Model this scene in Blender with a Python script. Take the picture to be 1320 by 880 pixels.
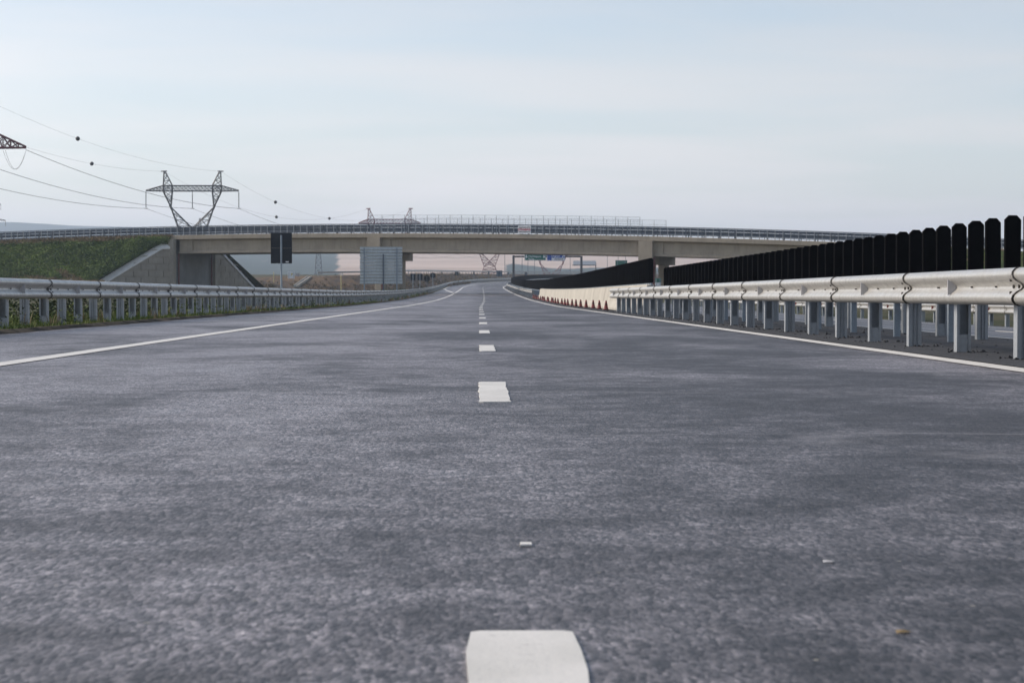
import bpy, math, random
from mathutils import Vector, Matrix
R = math.radians
random.seed(7)
scene = bpy.context.scene
for o in list(bpy.data.objects): bpy.data.objects.remove(o)
col = scene.collection

# ------------------------------------------------------------------ camera
FPX, CX, HY, EYE = 2567.0, 617.5, 381.0, 0.53      # focal length in photo pixels, vanishing point, eye height
cam = bpy.data.cameras.new('camera'); camo = bpy.data.objects.new('camera', cam); col.objects.link(camo)
camo.location = (0, 0, EYE)
camo.rotation_euler = (R(90) - math.atan(59/FPX), 0, -math.atan(42.5/FPX))
cam.lens = 70.0; cam.sensor_width = 36.0; cam.clip_start = 0.05; cam.clip_end = 20000
cam.dof.use_dof = True; cam.dof.focus_distance = 14.0; cam.dof.aperture_fstop = 12.0
scene.camera = camo

# ------------------------------------------------------------------ sky and sun
SUN_AZ, SUN_EL = R(-74), R(34)                     # azimuth measured from +Y towards +X
w = bpy.data.worlds.new('World'); scene.world = w; w.use_nodes = True
nt = w.node_tree; nt.nodes.clear()
def wn(t, **k):
    n = nt.nodes.new(t)
    for a, b in k.items(): setattr(n, a, b)
    return n
sky = wn('ShaderNodeTexSky', sky_type='NISHITA', sun_disc=False, sun_elevation=SUN_EL, sun_rotation=SUN_AZ,
         altitude=300, air_density=1.0, dust_density=1.5, ozone_density=1.2)
bw = wn('ShaderNodeRGBToBW'); nt.links.new(sky.outputs[0], bw.inputs[0])
tc = wn('ShaderNodeTexCoord'); sp = wn('ShaderNodeSeparateXYZ'); nt.links.new(tc.outputs['Generated'], sp.inputs[0])
zz = wn('ShaderNodeMath', operation='MAXIMUM'); zz.inputs[1].default_value = 0.0; nt.links.new(sp.outputs[2], zz.inputs[0])
za = wn('ShaderNodeMath', operation='ADD'); za.inputs[1].default_value = 0.07; nt.links.new(zz.outputs[0], za.inputs[0])
dv = wn('ShaderNodeVectorMath', operation='DIVIDE'); cb = wn('ShaderNodeCombineXYZ')
for i in range(3): nt.links.new(za.outputs[0], cb.inputs[i])
nt.links.new(tc.outputs['Generated'], dv.inputs[0]); nt.links.new(cb.outputs[0], dv.inputs[1])
mp = wn('ShaderNodeMapping'); mp.inputs['Scale'].default_value = (0.55, 0.8, 0.0); mp.inputs['Rotation'].default_value = (0, 0, R(12))
nt.links.new(dv.outputs[0], mp.inputs[0])
ns = wn('ShaderNodeTexNoise'); ns.inputs['Scale'].default_value = 0.9; ns.inputs['Detail'].default_value = 7; ns.inputs['Roughness'].default_value = 0.52
ns.inputs['Distortion'].default_value = 0.35
nt.links.new(mp.outputs[0], ns.inputs['Vector'])
cr = wn('ShaderNodeMapRange'); cr.inputs['From Min'].default_value = 0.38; cr.inputs['From Max'].default_value = 0.62
cr.inputs['To Min'].default_value = 0.45; cr.inputs['To Max'].default_value = 0.95
nt.links.new(ns.outputs[0], cr.inputs[0])
cl = wn('ShaderNodeMixRGB', blend_type='MULTIPLY'); cl.inputs[0].default_value = 1.0
nt.links.new(bw.outputs[0], cl.inputs[1]); cl.inputs[2].default_value = (1.33, 1.25, 1.22, 1)
el = wn('ShaderNodeMapRange'); el.inputs['From Min'].default_value = 0.03; el.inputs['From Max'].default_value = 0.20    # cloud sheet looks denser towards the horizon
el.inputs['To Min'].default_value = 1.0; el.inputs['To Max'].default_value = 0.36; nt.links.new(zz.outputs[0], el.inputs[0])
cm = wn('ShaderNodeMath', operation='MULTIPLY'); nt.links.new(cr.outputs[0], cm.inputs[0]); nt.links.new(el.outputs[0], cm.inputs[1])
mx = wn('ShaderNodeMixRGB'); nt.links.new(cm.outputs[0], mx.inputs[0]); nt.links.new(sky.outputs[0], mx.inputs[1]); nt.links.new(cl.outputs[0], mx.inputs[2])
bg = wn('ShaderNodeBackground'); bg.inputs[1].default_value = 0.115
nt.links.new(mx.outputs[0], bg.inputs[0])
out = wn('ShaderNodeOutputWorld'); nt.links.new(bg.outputs[0], out.inputs[0])

sun = bpy.data.lights.new('sun', 'SUN'); sun.energy = 2.6; sun.angle = R(24); sun.color = (1.0, 0.90, 0.78)
suno = bpy.data.objects.new('sun', sun); col.objects.link(suno)
sd = Vector((math.sin(SUN_AZ)*math.cos(SUN_EL), math.cos(SUN_AZ)*math.cos(SUN_EL), math.sin(SUN_EL)))
suno.rotation_euler = (-sd).to_track_quat('-Z', 'Y').to_euler(); suno.location = (0, 0, 60)
vs = scene.view_settings; vs.view_transform = 'Standard'; vs.look = 'None'; vs.exposure = 0.55; vs.gamma = 1.0; vs.use_curve_mapping = False
scene.render.engine = 'CYCLES'; scene.cycles.volume_bounces = 3

# ------------------------------------------------------------------ materials
MATS = {}
class NB:
    def __init__(s, name, rough=0.6, metal=0.0, spec=0.5):
        s.m = bpy.data.materials.new(name); s.m.use_nodes = True; s.t = s.m.node_tree
        s.b = s.t.nodes['Principled BSDF']; s.b.inputs['Roughness'].default_value = rough
        s.b.inputs['Metallic'].default_value = metal; s.b.inputs['Specular IOR Level'].default_value = spec
        MATS[name] = s.m
    def n(s, t, **k):
        x = s.t.nodes.new(t)
        for a, b in k.items(): setattr(x, a, b)
        return x
    def l(s, a, b): s.t.links.new(a, b)
    def pos(s, scale=(1, 1, 1), obj=False):
        if obj: src = s.n('ShaderNodeTexCoord').outputs['Object']
        else: src = s.n('ShaderNodeNewGeometry').outputs['Position']
        m = s.n('ShaderNodeMapping'); m.inputs['Scale'].default_value = scale; s.l(src, m.inputs[0]); return m.outputs[0]
    def noise(s, vec, scale, detail=4, rough=0.5, dist=0.0):
        x = s.n('ShaderNodeTexNoise'); x.inputs['Scale'].default_value = scale; x.inputs['Detail'].default_value = detail
        x.inputs['Roughness'].default_value = rough; x.inputs['Distortion'].default_value = dist; s.l(vec, x.inputs['Vector']); return x.outputs[0]
    def rng(s, v, a, b, c, d, smooth=False):
        x = s.n('ShaderNodeMapRange'); x.interpolation_type = 'SMOOTHSTEP' if smooth else 'LINEAR'
        for i, q in zip(('From Min', 'From Max', 'To Min', 'To Max'), (a, b, c, d)): x.inputs[i].default_value = q
        s.l(v, x.inputs[0]); return x.outputs[0]
    def mix(s, f, a, b, mode='MIX'):
        x = s.n('ShaderNodeMixRGB', blend_type=mode)
        for i, q in enumerate((f, a, b)):
            if hasattr(q, 'links'): s.l(q, x.inputs[i])
            elif isinstance(q, (int, float)): x.inputs[i].default_value = q if i == 0 else (q, q, q, 1)
            else: x.inputs[i].default_value = (*q, 1)
        return x.outputs[0]
    def math(s, op, a, b=None):
        x = s.n('ShaderNodeMath', operation=op)
        for i, q in enumerate((a, b)):
            if q is None: continue
            if hasattr(q, 'links'): s.l(q, x.inputs[i])
            else: x.inputs[i].default_value = q
        return x.outputs[0]
    def color(s, c): s.l(c, s.b.inputs['Base Color'])
    def rough(s, c): s.l(c, s.b.inputs['Roughness'])
    def bump(s, h, strength=0.3, dist=0.01):
        x = s.n('ShaderNodeBump'); x.inputs['Strength'].default_value = strength; x.inputs['Distance'].default_value = dist
        s.l(h, x.inputs['Height']); s.l(x.outputs[0], s.b.inputs['Normal'])

def simple(name, c, rough=0.6, metal=0.0, var=0.18, scale=3.0, spec=0.5, obj=False):
    k = NB(name, rough, metal, spec)
    v = k.pos(obj=obj); f = k.noise(v, scale, 5, 0.6)
    k.color(k.mix(k.rng(f, 0.3, 0.7, 0, 1), tuple(q*(1-var) for q in c), tuple(min(1, q*(1+var)) for q in c)))
    g = k.noise(v, scale*7, 3); k.rough(k.rng(g, 0.3, 0.7, max(0.05, rough-0.08), min(1, rough+0.08)))
    return k

def asphalt(name, dark, light, seams=True, rough=0.5):
    k = NB(name, rough, 0, 0.55)
    v = k.pos()
    big = k.noise(k.pos((0.9, 0.5, 1)), 0.42, 4, 0.55, 0.6)
    mid = k.noise(k.pos((1, 0.8, 1)), 3.3, 6, 0.7)
    f = k.math('ADD', k.math('MULTIPLY', big, 0.6), k.math('MULTIPLY', mid, 0.4))
    if seams:      # asphalt tone darkens towards the right-hand lane
        s0 = k.n('ShaderNodeSeparateXYZ'); k.l(v, s0.inputs[0])
        f = k.math('SUBTRACT', k.math('ADD', f, .03), k.rng(k.math('ADD', s0.outputs[0], k.math('MULTIPLY', big, 1.2)), -.6, 1.5, 0, .075, True))
    base = k.mix(k.rng(f, 0.38, 0.63, 0, 1, True), dark, light)
    vo = k.n('ShaderNodeTexVoronoi'); vo.inputs['Scale'].default_value = 120; vg = k.pos((1, .33, 1)); k.l(vg, vo.inputs['Vector'])
    gr = k.n('ShaderNodeRGBToBW'); k.l(vo.outputs['Color'], gr.inputs[0])
    stone = k.rng(gr.outputs[0], 0.2, 0.85, 0.30, 1.75)
    c = k.mix(1.0, base, stone, 'MULTIPLY')
    fine = k.noise(vg, 52, 6, 0.8)
    c = k.mix(1.0, c, k.rng(fine, 0.34, 0.62, 0.40, 1.45), 'MULTIPLY')
    blot = k.noise(k.pos((1, .55, 1)), 21, 7, 0.78)
    c = k.mix(1.0, c, k.rng(blot, 0.36, 0.60, 0.45, 1.35), 'MULTIPLY')
    # sparse bright aggregate chips
    v2 = k.n('ShaderNodeTexVoronoi'); v2.inputs['Scale'].default_value = 26; k.l(v, v2.inputs['Vector'])
    g2 = k.n('ShaderNodeRGBToBW'); k.l(v2.outputs['Color'], g2.inputs[0])
    chip = k.math('MULTIPLY', k.rng(g2.outputs[0], 0.86, 0.9, 0, 1), k.rng(v2.outputs['Distance'], 0.10, 0.16, 1, 0))
    c = k.mix(k.math('MULTIPLY', chip, 0.7), c, (0.40, 0.36, 0.29))
    if seams:      # pale scuffed construction seams across the lanes
        sx = k.n('ShaderNodeSeparateXYZ'); k.l(v, sx.inputs[0])
        wob = k.noise(v, 0.5, 2)
        mask = k.noise(k.pos((0.5, 0.1, 1)), 1.1, 3)
        tot = None
        for yy, wd in ((7.55, .05), (21.3, .09), (10.9, .10), (46, .25), (13.9, .12)):
            d = k.math('ABSOLUTE', k.math('SUBTRACT', k.math('ADD', sx.outputs[1], k.math('MULTIPLY', wob, 0.7)), yy + .35))
            q = k.math('MULTIPLY', k.rng(d, 0, wd, 1, 0, True), k.rng(mask, 0.45, 0.62, 0, 1))
            tot = q if tot is None else k.math('MAXIMUM', tot, q)
        c = k.mix(k.math('MULTIPLY', tot, 0.5), c, (0.27, 0.255, 0.26))
        scf = k.noise(k.pos((.55, .30, 1)), 1.5, 7, 0.72, 1.2)      # dusty pale scuffs
        c = k.mix(k.rng(scf, 0.57, 0.72, 0, .45), c, (0.26, 0.245, 0.25))
    k.color(c)
    k.rough(k.rng(f, 0.36, 0.64, rough+0.10, rough-0.08))
    h = k.math('ADD', k.math('MULTIPLY', vo.outputs['Distance'], -1.0), k.math('MULTIPLY', fine, 0.6))
    k.bump(h, 0.45, 0.004)
    return k
asphalt('asphalt', (0.030, 0.0275, 0.0285), (0.188, 0.170, 0.176))
asphalt('asphalt_median', (0.012, 0.012, 0.014), (0.027, 0.027, 0.030), False, 0.8)
asphalt('asphalt_far', (0.07, 0.067, 0.070), (0.11, 0.104, 0.108), False, 0.5)

def paint():
    k = NB('road_paint', 0.55); v = k.pos()
    n1 = k.noise(v, 22, 6, 0.7); n2 = k.noise(v, 3, 3)
    c = k.mix(k.rng(n2, 0.3, 0.7, 0, 1), (0.56, 0.54, 0.49), (0.71, 0.68, 0.63))
    c = k.mix(k.math('MULTIPLY', k.rng(n1, 0.60, 0.72, 0, 1), 0.7), c, (0.30, 0.28, 0.26))
    k.color(c); k.bump(k.noise(v, 90, 3), 0.3, 0.004)
paint()
def galv(name, c, metal=0.55, rough=0.42):
    k = NB(name, rough, metal); v = k.pos()
    sp_ = k.n('ShaderNodeTexVoronoi'); sp_.inputs['Scale'].default_value = 40; k.l(v, sp_.inputs['Vector'])
    g = k.n('ShaderNodeRGBToBW'); k.l(sp_.outputs['Color'], g.inputs[0])
    st = k.noise(k.pos((3, 3, 0.6)), 2.5, 5, 0.6)
    cc = k.mix(k.rng(st, 0.3, 0.7, 0, 1), tuple(q*0.82 for q in c), c)
    cc = k.mix(1.0, cc, k.rng(g.outputs[0], 0, 1, 0.92, 1.06), 'MULTIPLY')
    dirt = k.noise(v, 6, 6, 0.7)
    cc = k.mix(k.math('MULTIPLY', k.rng(dirt, 0.56, 0.75, 0, 1), 0.5), cc, (0.22, 0.20, 0.17))
    k.color(cc); k.rough(k.rng(st, 0.3, 0.7, rough+.1, rough-.06))
galv('galvanised_steel', (0.54, 0.52, 0.48), 0.5, 0.36)
galv('sign_aluminium', (0.52, 0.56, 0.58), 0.3, 0.45)
galv('galvanised_post', (0.36, 0.38, 0.40), 0.4, 0.5)
galv('galvanised_dull', (0.30, 0.35, 0.40), 0.3, 0.5)
galv('bridge_steel', (0.11, 0.135, 0.17), 0.3, 0.5)
simple('bolt_and_seam_shade', (0.05, 0.045, 0.04), 0.6)
simple('black_plastic', (0.006, 0.006, 0.007), 0.85, 0, 0.2, 4, 0.05)
def concrete(name, c, streak=0.35):
    k = NB(name, 0.85, 0, 0.3); v = k.pos()
    a = k.noise(v, 0.6, 5, 0.6); s_ = k.noise(k.pos((2.5, 2.5, 0.25)), 1.6, 5, 0.65); f = k.noise(v, 25, 4, 0.6)
    cc = k.mix(k.rng(a, 0.3, 0.7, 0, 1), tuple(q*0.86 for q in c), tuple(q*1.1 for q in c))
    cc = k.mix(k.math('MULTIPLY', k.rng(s_, 0.5, 0.72, 0, 1), streak), cc, tuple(q*0.5 for q in c))
    cc = k.mix(1.0, cc, k.rng(f, 0.3, 0.7, 0.9, 1.1), 'MULTIPLY')
    k.color(cc); k.bump(f, 0.25, 0.01)
concrete('bridge_concrete', (0.40, 0.335, 0.255))
concrete('wall_concrete', (0.37, 0.33, 0.27), 0.3)
concrete('abutment_concrete', (0.25, 0.25, 0.245), 0.3)
concrete('coping_concrete', (0.78, 0.76, 0.72), 0.1)
concrete('barrier_concrete', (0.42, 0.39, 0.335), 0.5)
def ground_mat(name, cols, scale=0.25, fine=6):
    k = NB(name, 0.95, 0, 0.15); v = k.pos()
    a = k.noise(v, scale, 6, 0.62); b = k.noise(v, scale*7, 5, 0.65); f = k.noise(v, fine, 5, 0.7)
    c = k.mix(k.rng(a, 0.38, 0.60, 0, 1), cols[0], cols[1])
    c = k.mix(k.rng(b, 0.45, 0.66, 0, 0.8), c, cols[2])
    c = k.mix(1.0, c, k.rng(f, 0.25, 0.75, 0.6, 1.45), 'MULTIPLY')
    k.color(c); k.bump(f, 0.6, 0.08)
ground_mat('field_ground', ((0.045, 0.048, 0.024), (0.085, 0.070, 0.040), (0.040, 0.052, 0.018)), 0.08)
ground_mat('embankment_ground', ((0.030, 0.055, 0.014), (0.055, 0.080, 0.022), (0.09, 0.080, 0.035)), 0.22)
ground_mat('bank_earth', ((0.085, 0.078, 0.072), (0.17, 0.125, 0.09), (0.22, 0.145, 0.085)), 0.16)
ground_mat('bare_soil', ((0.06, 0.05, 0.04), (0.10, 0.08, 0.06), (0.05, 0.05, 0.03)), 0.8, 12)
def leaf(name, c1, c2):
    k = NB(name, 0.7, 0, 0.25)
    oi = k.math('ADD', k.math('MULTIPLY', k.noise(k.pos(), 1.7, 4, 0.7), .45), k.math('MULTIPLY', k.noise(k.pos(), .28, 4, .6), .55))
    k.color(k.mix(k.rng(oi, 0.40, 0.60, 0, 1), c1, c2))
    k.b.inputs['Subsurface Weight'].default_value = 0.0
leaf('grass_blade', (0.055, 0.095, 0.018), (0.14, 0.17, 0.035))
leaf('weed_leaf', (0.012, 0.022, 0.006), (0.040, 0.058, 0.014))
leaf('bank_grass', (0.022, 0.055, 0.008), (0.15, 0.21, 0.040))
leaf('dry_grass', (0.15, 0.11, 0.06), (0.26, 0.19, 0.105))
simple('cone_red', (0.17, 0.020, 0.020), 0.55, 0, 0.3, 5)
simple('cone_dark', (0.05, 0.018, 0.018), 0.7)
simple('sign_back', (0.008, 0.013, 0.022), 0.45, 0, 0.2, 1)
simple('sign_back_blue', (0.022, 0.055, 0.095), 0.5, 0, 0.2, 1)
simple('sticker_white', (0.75, 0.75, 0.75), 0.5, 0, 0.04)
simple('sign_green', (0.006, 0.135, 0.095), 0.4, 0, 0.08)
simple('sign_blue', (0.010, 0.060, 0.33), 0.4, 0, 0.08)
simple('sign_white', (0.80, 0.80, 0.80), 0.4, 0, 0.04)
simple('sign_yellow', (0.55, 0.42, 0.05), 0.45)
simple('letter_red', (0.42, 0.012, 0.03), 0.5)
simple('letter_black', (0.015, 0.012, 0.014), 0.5)
simple('pipe_red', (0.13, 0.030, 0.026), 0.5)
simple('pole_yellow', (0.55, 0.46, 0.22), 0.5)
simple('pylon_steel', (0.09, 0.088, 0.09), 0.55, 0.2)
simple('pylon_red', (0.17, 0.045, 0.050), 0.6)
simple('wire', (0.07, 0.07, 0.075), 0.5, 0.3)
simple('insulator_glass', (0.10, 0.11, 0.12), 0.3)
simple('marker_ball', (0.03, 0.028, 0.03), 0.55)
simple('reflector_grey', (0.45, 0.44, 0.44), 0.5)
simple('reflector_red', (0.25, 0.03, 0.02), 0.4)
simple('stone_dark', (0.02, 0.02, 0.022), 0.9)

# ------------------------------------------------------------------ mesh helpers
class MB:
    def __init__(s): s.v = []; s.f = []; s.mi = []; s.cur = 0
    def add(s, vs_, fs):
        b = len(s.v); s.v += [tuple(q) for q in vs_]
        for f in fs: s.f.append([i+b for i in f]); s.mi.append(s.cur)
        return s
    def hexa(s, p):   # 8 points: bottom 0-3 ccw, top 4-7
        return s.add(p, [(3,2,1,0),(4,5,6,7),(0,1,5,4),(1,2,6,5),(2,3,7,6),(3,0,4,7)])
    def box(s, x0, x1, y0, y1, z0, z1):
        return s.hexa([(x0,y0,z0),(x1,y0,z0),(x1,y1,z0),(x0,y1,z0),(x0,y0,z1),(x1,y0,z1),(x1,y1,z1),(x0,y1,z1)])
    def bar(s, a, b, r, n=4, r2=None):
        a = Vector(a); b = Vector(b); d = b-a
        if d.length < 1e-6: return s
        d.normalize(); u = d.orthogonal().normalized(); w_ = d.cross(u)
        r2 = r if r2 is None else r2
        vs_ = []
        for p, rr in ((a, r), (b, r2)):
            for i in range(n):
                t = 2*math.pi*(i+.5)/n; vs_.append(p + u*(math.cos(t)*rr) + w_*(math.sin(t)*rr))
        fs = [(i, (i+1) % n, n+(i+1) % n, n+i) for i in range(n)] + [tuple(range(n))[::-1], tuple(range(n, 2*n))]
        return s.add(vs_, fs)
    def tube(s, pts, r, n=4):
        ring = []
        P = [Vector(p) for p in pts]
        for i, p in enumerate(P):
            d = (P[min(i+1, len(P)-1)] - P[max(i-1, 0)]).normalized()
            u = d.cross(Vector((0, 0, 1)))
            if u.length < 1e-3: u = Vector((1, 0, 0))
            u.normalize(); w_ = u.cross(d)
            ring.append([p + u*(math.cos(2*math.pi*j/n)*r) + w_*(math.sin(2*math.pi*j/n)*r) for j in range(n)])
        vs_ = [q for rg in ring for q in rg]; fs = []
        for i in range(len(P)-1):
            for j in range(n): fs.append((i*n+j, i*n+(j+1) % n, (i+1)*n+(j+1) % n, (i+1)*n+j))
        fs += [tuple(range(n))[::-1], tuple(range((len(P)-1)*n, len(P)*n))]
        return s.add(vs_, fs)
    def lathe(s, prof, n=12, c=(0, 0, 0)):
        vs_ = []; fs = []
        for r, z in prof:
            for j in range(n):
                t = 2*math.pi*j/n; vs_.append((c[0]+r*math.cos(t), c[1]+r*math.sin(t), c[2]+z))
        for i in range(len(prof)-1):
            for j in range(n): fs.append((i*n+j, i*n+(j+1) % n, (i+1)*n+(j+1) % n, (i+1)*n+j))
        fs += [tuple(range(n))[::-1], tuple(range((len(prof)-1)*n, len(prof)*n))]
        return s.add(vs_, fs)
    def loft(s, rings, close=True, caps=True):
        n = len(rings[0]); vs_ = [q for r in rings for q in r]; fs = []
        for i in range(len(rings)-1):
            for j in range(n if close else n-1): fs.append((i*n+j, i*n+(j+1) % n, (i+1)*n+(j+1) % n, (i+1)*n+j))
        if caps and close: fs += [tuple(range(n))[::-1], tuple(range((len(rings)-1)*n, len(rings)*n))]
        return s.add(vs_, fs)
    def mesh(s, name, mats, smooth=None):
        me = bpy.data.meshes.new(name); me.from_pydata(s.v, [], s.f); me.update()
        for m in ([mats] if isinstance(mats, str) else mats): me.materials.append(MATS[m])
        if max(s.mi or [0]) > 0: me.polygons.foreach_set('material_index', s.mi)
        if smooth is not None:
            me.polygons.foreach_set('use_smooth', [True]*len(me.polygons)); me.set_sharp_from_angle(angle=R(smooth))
        return me
    def build(s, name, mats, parent=None, smooth=None, loc=(0, 0, 0)):
        return link(name, s.mesh(name, mats, smooth), parent, loc)
def link(name, me, parent=None, loc=(0, 0, 0), rz=0.0, rx=0.0):
    o = bpy.data.objects.new(name, me); col.objects.link(o); o.parent = parent
    o.location = loc; o.rotation_euler = (rx, 0, rz); return o
def empty(name, loc=(0, 0, 0), rz=0.0):
    o = bpy.data.objects.new(name, None); col.objects.link(o); o.location = loc; o.rotation_euler = (0, 0, rz)
    o.empty_display_size = 0.3; return o
def tag(o, label, cat, group=None):
    o['label'] = label; o['category'] = cat
    if group: o['group'] = group
    return o
def kind(o, k, label=None, cat=None):
    o['kind'] = k
    if label: o['label'] = label
    if cat: o['category'] = cat
    return o
def copy_tree(o, parent=None):
    c = o.copy(); col.objects.link(c); c.parent = parent
    for ch in list(o.children): copy_tree(ch, c)
    return c
def img(x, y, d): return Vector(((x-CX)*d/FPX, d, EYE-(y-HY)*d/FPX))

# ------------------------------------------------------------------ road alignment
def pchip(kn):
    xs = [k[0] for k in kn]; ys = [k[1] for k in kn]; n = len(xs)
    h = [xs[i+1]-xs[i] for i in range(n-1)]; dl = [(ys[i+1]-ys[i])/h[i] for i in range(n-1)]
    m = [0.0]*n; m[0] = dl[0]; m[-1] = dl[-1]
    for i in range(1, n-1):
        if dl[i-1]*dl[i] > 0:
            w1 = 2*h[i]+h[i-1]; w2 = h[i]+2*h[i-1]; m[i] = (w1+w2)/(w1/dl[i-1]+w2/dl[i])
    def f(x):
        if x <= xs[0]: return ys[0]
        if x >= xs[-1]: return ys[-1] + m[-1]*(x-xs[-1])
        i = max(j for j in range(n-1) if xs[j] <= x); t = (x-xs[i])/h[i]
        return ((1+2*t)*(1-t)**2*ys[i] + t*(1-t)**2*h[i]*m[i] + t*t*(3-2*t)*ys[i+1] + t*t*(t-1)*h[i]*m[i+1])
    return f
zr = pchip([(0,0),(90,0),(146,.12),(200,.4),(264,.9),(330,1.55),(371,2.05),(410,2.75),(450,3.45),(500,4.15),(560,4.8),(640,5.6),(800,7.2)])
s_small = pchip([(0,0),(80,0),(150,.3),(230,.5),(300,.56),(360,.6),(1000,.6)])
def sx(y):
    v = s_small(y)
    if y > 360:
        q = min(y, 700)-360; v += q*q/1400
        if y > 700: v += (y-700)*(340/700)
    return v
def head(y): return (sx(y+.5)-sx(y-.5))
def rot(y): return -math.atan(head(y))
def rp(y, t, dz=0.0):
    c = math.sqrt(1+head(y)**2)
    return Vector((sx(y)+t*c, y, zr(y)+dz))
def cross(t):       # opposite carriageway falls away to the right
    return 0.0 if t < 6.4 else -(t-6.4)*0.0445
def stations(a, b):
    out_ = []; y = a
    while y < b:
        out_.append(y); y += 1.5 if y < 40 else (4 if y < 120 else 6)
    return out_+[b]
def strip(mb, a, b, ts, dz=0.0, xs=False, edge=0.0):
    st = stations(a, b); n = len(ts)
    vs_ = []
    for y in st:
        for t in ts:
            vs_.append(rp(y, t + (random.uniform(-edge, edge) if edge else 0), dz + (cross(t) if xs else 0)))
    fs = [(i*n+j, i*n+j+1, (i+1)*n+j+1, (i+1)*n+j) for i in range(len(st)-1) for j in range(n-1)]
    mb.add(vs_, fs)

# ------------------------------------------------------------------ ground and road
YEND = 640
def sm(a, b, x):
    t = max(0, min(1, (x-a)/(b-a))); return t*t*(3-2*t)
def ground_z(y, t):
    far = EYE + 0.0100*y
    base = zr(min(y, YEND)); base = base + (far-base)*sm(600, 900, y)
    if y > YEND+20: return base - 0.3
    if -6.7 < t < 16.9: return base - 1.1
    if t <= -6.7:
        h = 0.03 - 0.10*sm(-7.6, -9.5, t) + 0.0062*max(0, min(y, 280))*sm(-34, -48, t) - 1.0*sm(250, 272, y)*(1-sm(470, 580, y))*sm(-9, -14, t)
        return base + h*(1-sm(560, 640, y)) - 0.3*sm(600, 640, y)
    return base - 0.52 - 0.3*sm(18, 40, t)
ys = [-60, -30, -10, 0] + [4*i for i in range(1, 30)] + list(range(124, 330, 8)) + list(range(332, 680, 14)) + [700, 760, 840, 960, 1150, 1400, 1800, 2300, 3000, 4200, 6600]
tsl = [-5000,-2500,-1200,-600,-300,-180,-120,-90,-70,-55,-45,-36,-30,-25,-21,-17,-14,-12,-10.5,-9.5,-8.6,-7.8,-7.2,-6.78,-6.62,
       -3,2,8,13,16.8,17.0,17.8,19,21,24,28,34,42,55,75,100,150,250,500,1200,2500,5000]
gm = MB(); n = len(tsl); vv = []
for y in ys:
    for t in tsl:
        z = ground_z(y, t)
        if abs(t) > 7 and abs(t) < 600 and not (-6.8 < t < 17.1): z += 0.12*math.sin(t*.31+y*.17)*math.sin(y*.11-t*.07)*min(1, (abs(t)-6.9)/8)
        vv.append((sx(min(y, 700)) + t, y, z))
ff = [(i*n+j, i*n+j+1, (i+1)*n+j+1, (i+1)*n+j) for i in range(len(ys)-1) for j in range(n-1)]
gm.add(vv, ff)
kind(gm.build('ground', 'field_ground', smooth=80), 'structure')

road = MB(); strip(road, -12, YEND, [-6.74, -6.2, -3.7, 0, 3.0, 4.0], 0)
st = stations(-12, YEND); base = len(road.v)      # outer edge face of the pavement
road.add([rp(y, -6.74, dz) for y in st for dz in (0, -0.35)], [(2*i, 2*i+2, 2*i+3, 2*i+1) for i in range(len(st)-1)])
roado = kind(road.build('road', 'asphalt'), 'structure')
m = MB(); strip(m, -12, YEND, [3.985, 5.2, 6.42], 0.006)
medo = kind(m.build('median_strip', 'asphalt_median'), 'structure')
m = MB(); strip(m, -12, YEND, [6.40, 8, 10, 12, 14, 16.9], 0, True)
st = stations(-12, YEND); m.add([rp(y, 16.9, cross(16.9)+dz) for y in st for dz in (0, -0.5)], [(2*i+1, 2*i+3, 2*i+2, 2*i) for i in range(len(st)-1)])
oppo = kind(m.build('opposite_road', 'asphalt_far'), 'structure')

def dash(y0, y1, t, wdt, parent, dz, xs=False, rag=0.006):
    """a painted dash with worn, slightly rounded outline and its own thickness"""
    nn = max(3, min(14, int(60/max(4, y0))*4+3)); P = []
    c = min(.018, wdt*.25)
    L = [(y0, t-wdt/2+c), (y0, t+wdt/2-c)]
    side = [(y0+c*.6 + (y1-y0-c*1.2)*i/nn, t+wdt/2+random.uniform(-rag, rag)) for i in range(nn+1)]
    side2 = [(q[0], 2*t-q[1]+random.uniform(-rag, rag)) for q in side[::-1]]
    P = L + side + [(y1, t+wdt/2-c), (y1, t-wdt/2+c)] + side2
    z = dz
    top = [rp(y, q, z + (cross(q) if xs else 0)) for y, q in P]
    bot = [p-Vector((0, 0, .006)) for p in top]; k = len(P)
    mb = MB(); mb.add(top+bot, [tuple(range(k))] + [(i, i+k, (i+1) % k+k, (i+1) % k) for i in range(k)])
    return mb.build('lane_dash', 'road_paint', parent)
P0, PP, PL = 3.11-2.28, 9.03, 2.28
for i in range(-1, 58):
    y0 = P0+PP*i
    if y0 > 500: break
    dash(max(y0, -11), y0+PL, .066 if i == 0 else .08, .166 if i == 0 else .152, roado, 0.006)
def edge_line(t, wdt, a, b, parent, xs=False, dz=0.006, tf=None):
    mb = MB(); st = stations(a, b); vs_ = []
    for y in st:
        tt = tf(y) if tf else t
        e = .006 if y < 60 else 0
        for q in (tt-wdt/2+random.uniform(-e, e), tt+wdt/2+random.uniform(-e, e)): vs_.append(rp(y, q, dz+(cross(q) if xs else 0)))
    mb.add(vs_, [(2*i, 2*i+1, 2*i+3, 2*i+2) for i in range(len(st)-1)])
    return mb.build('edge_line', 'road_paint', parent)
edge_line(-3.68, .20, -10, 262, roado)
edge_line(-3.68, .24, 262.5, 600, roado)                                     # divider of the extra lane
edge_line(0, .34, 262.6, 600, roado, dz=.014, tf=lambda y: -3.75-2.75*max(0, min(1, (y-258)/78)))
edge_line(3.84, .20, -10, 630, roado)
edge_line(6.72, .20, -10, 560, oppo, True)
edge_line(13.9, .20, 10, 560, oppo, True)
for i in range(2, 40):
    y0 = 0.5+9.03*i; dash(y0, y0+2.28, 10.2, .15, oppo, .008, True)

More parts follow.
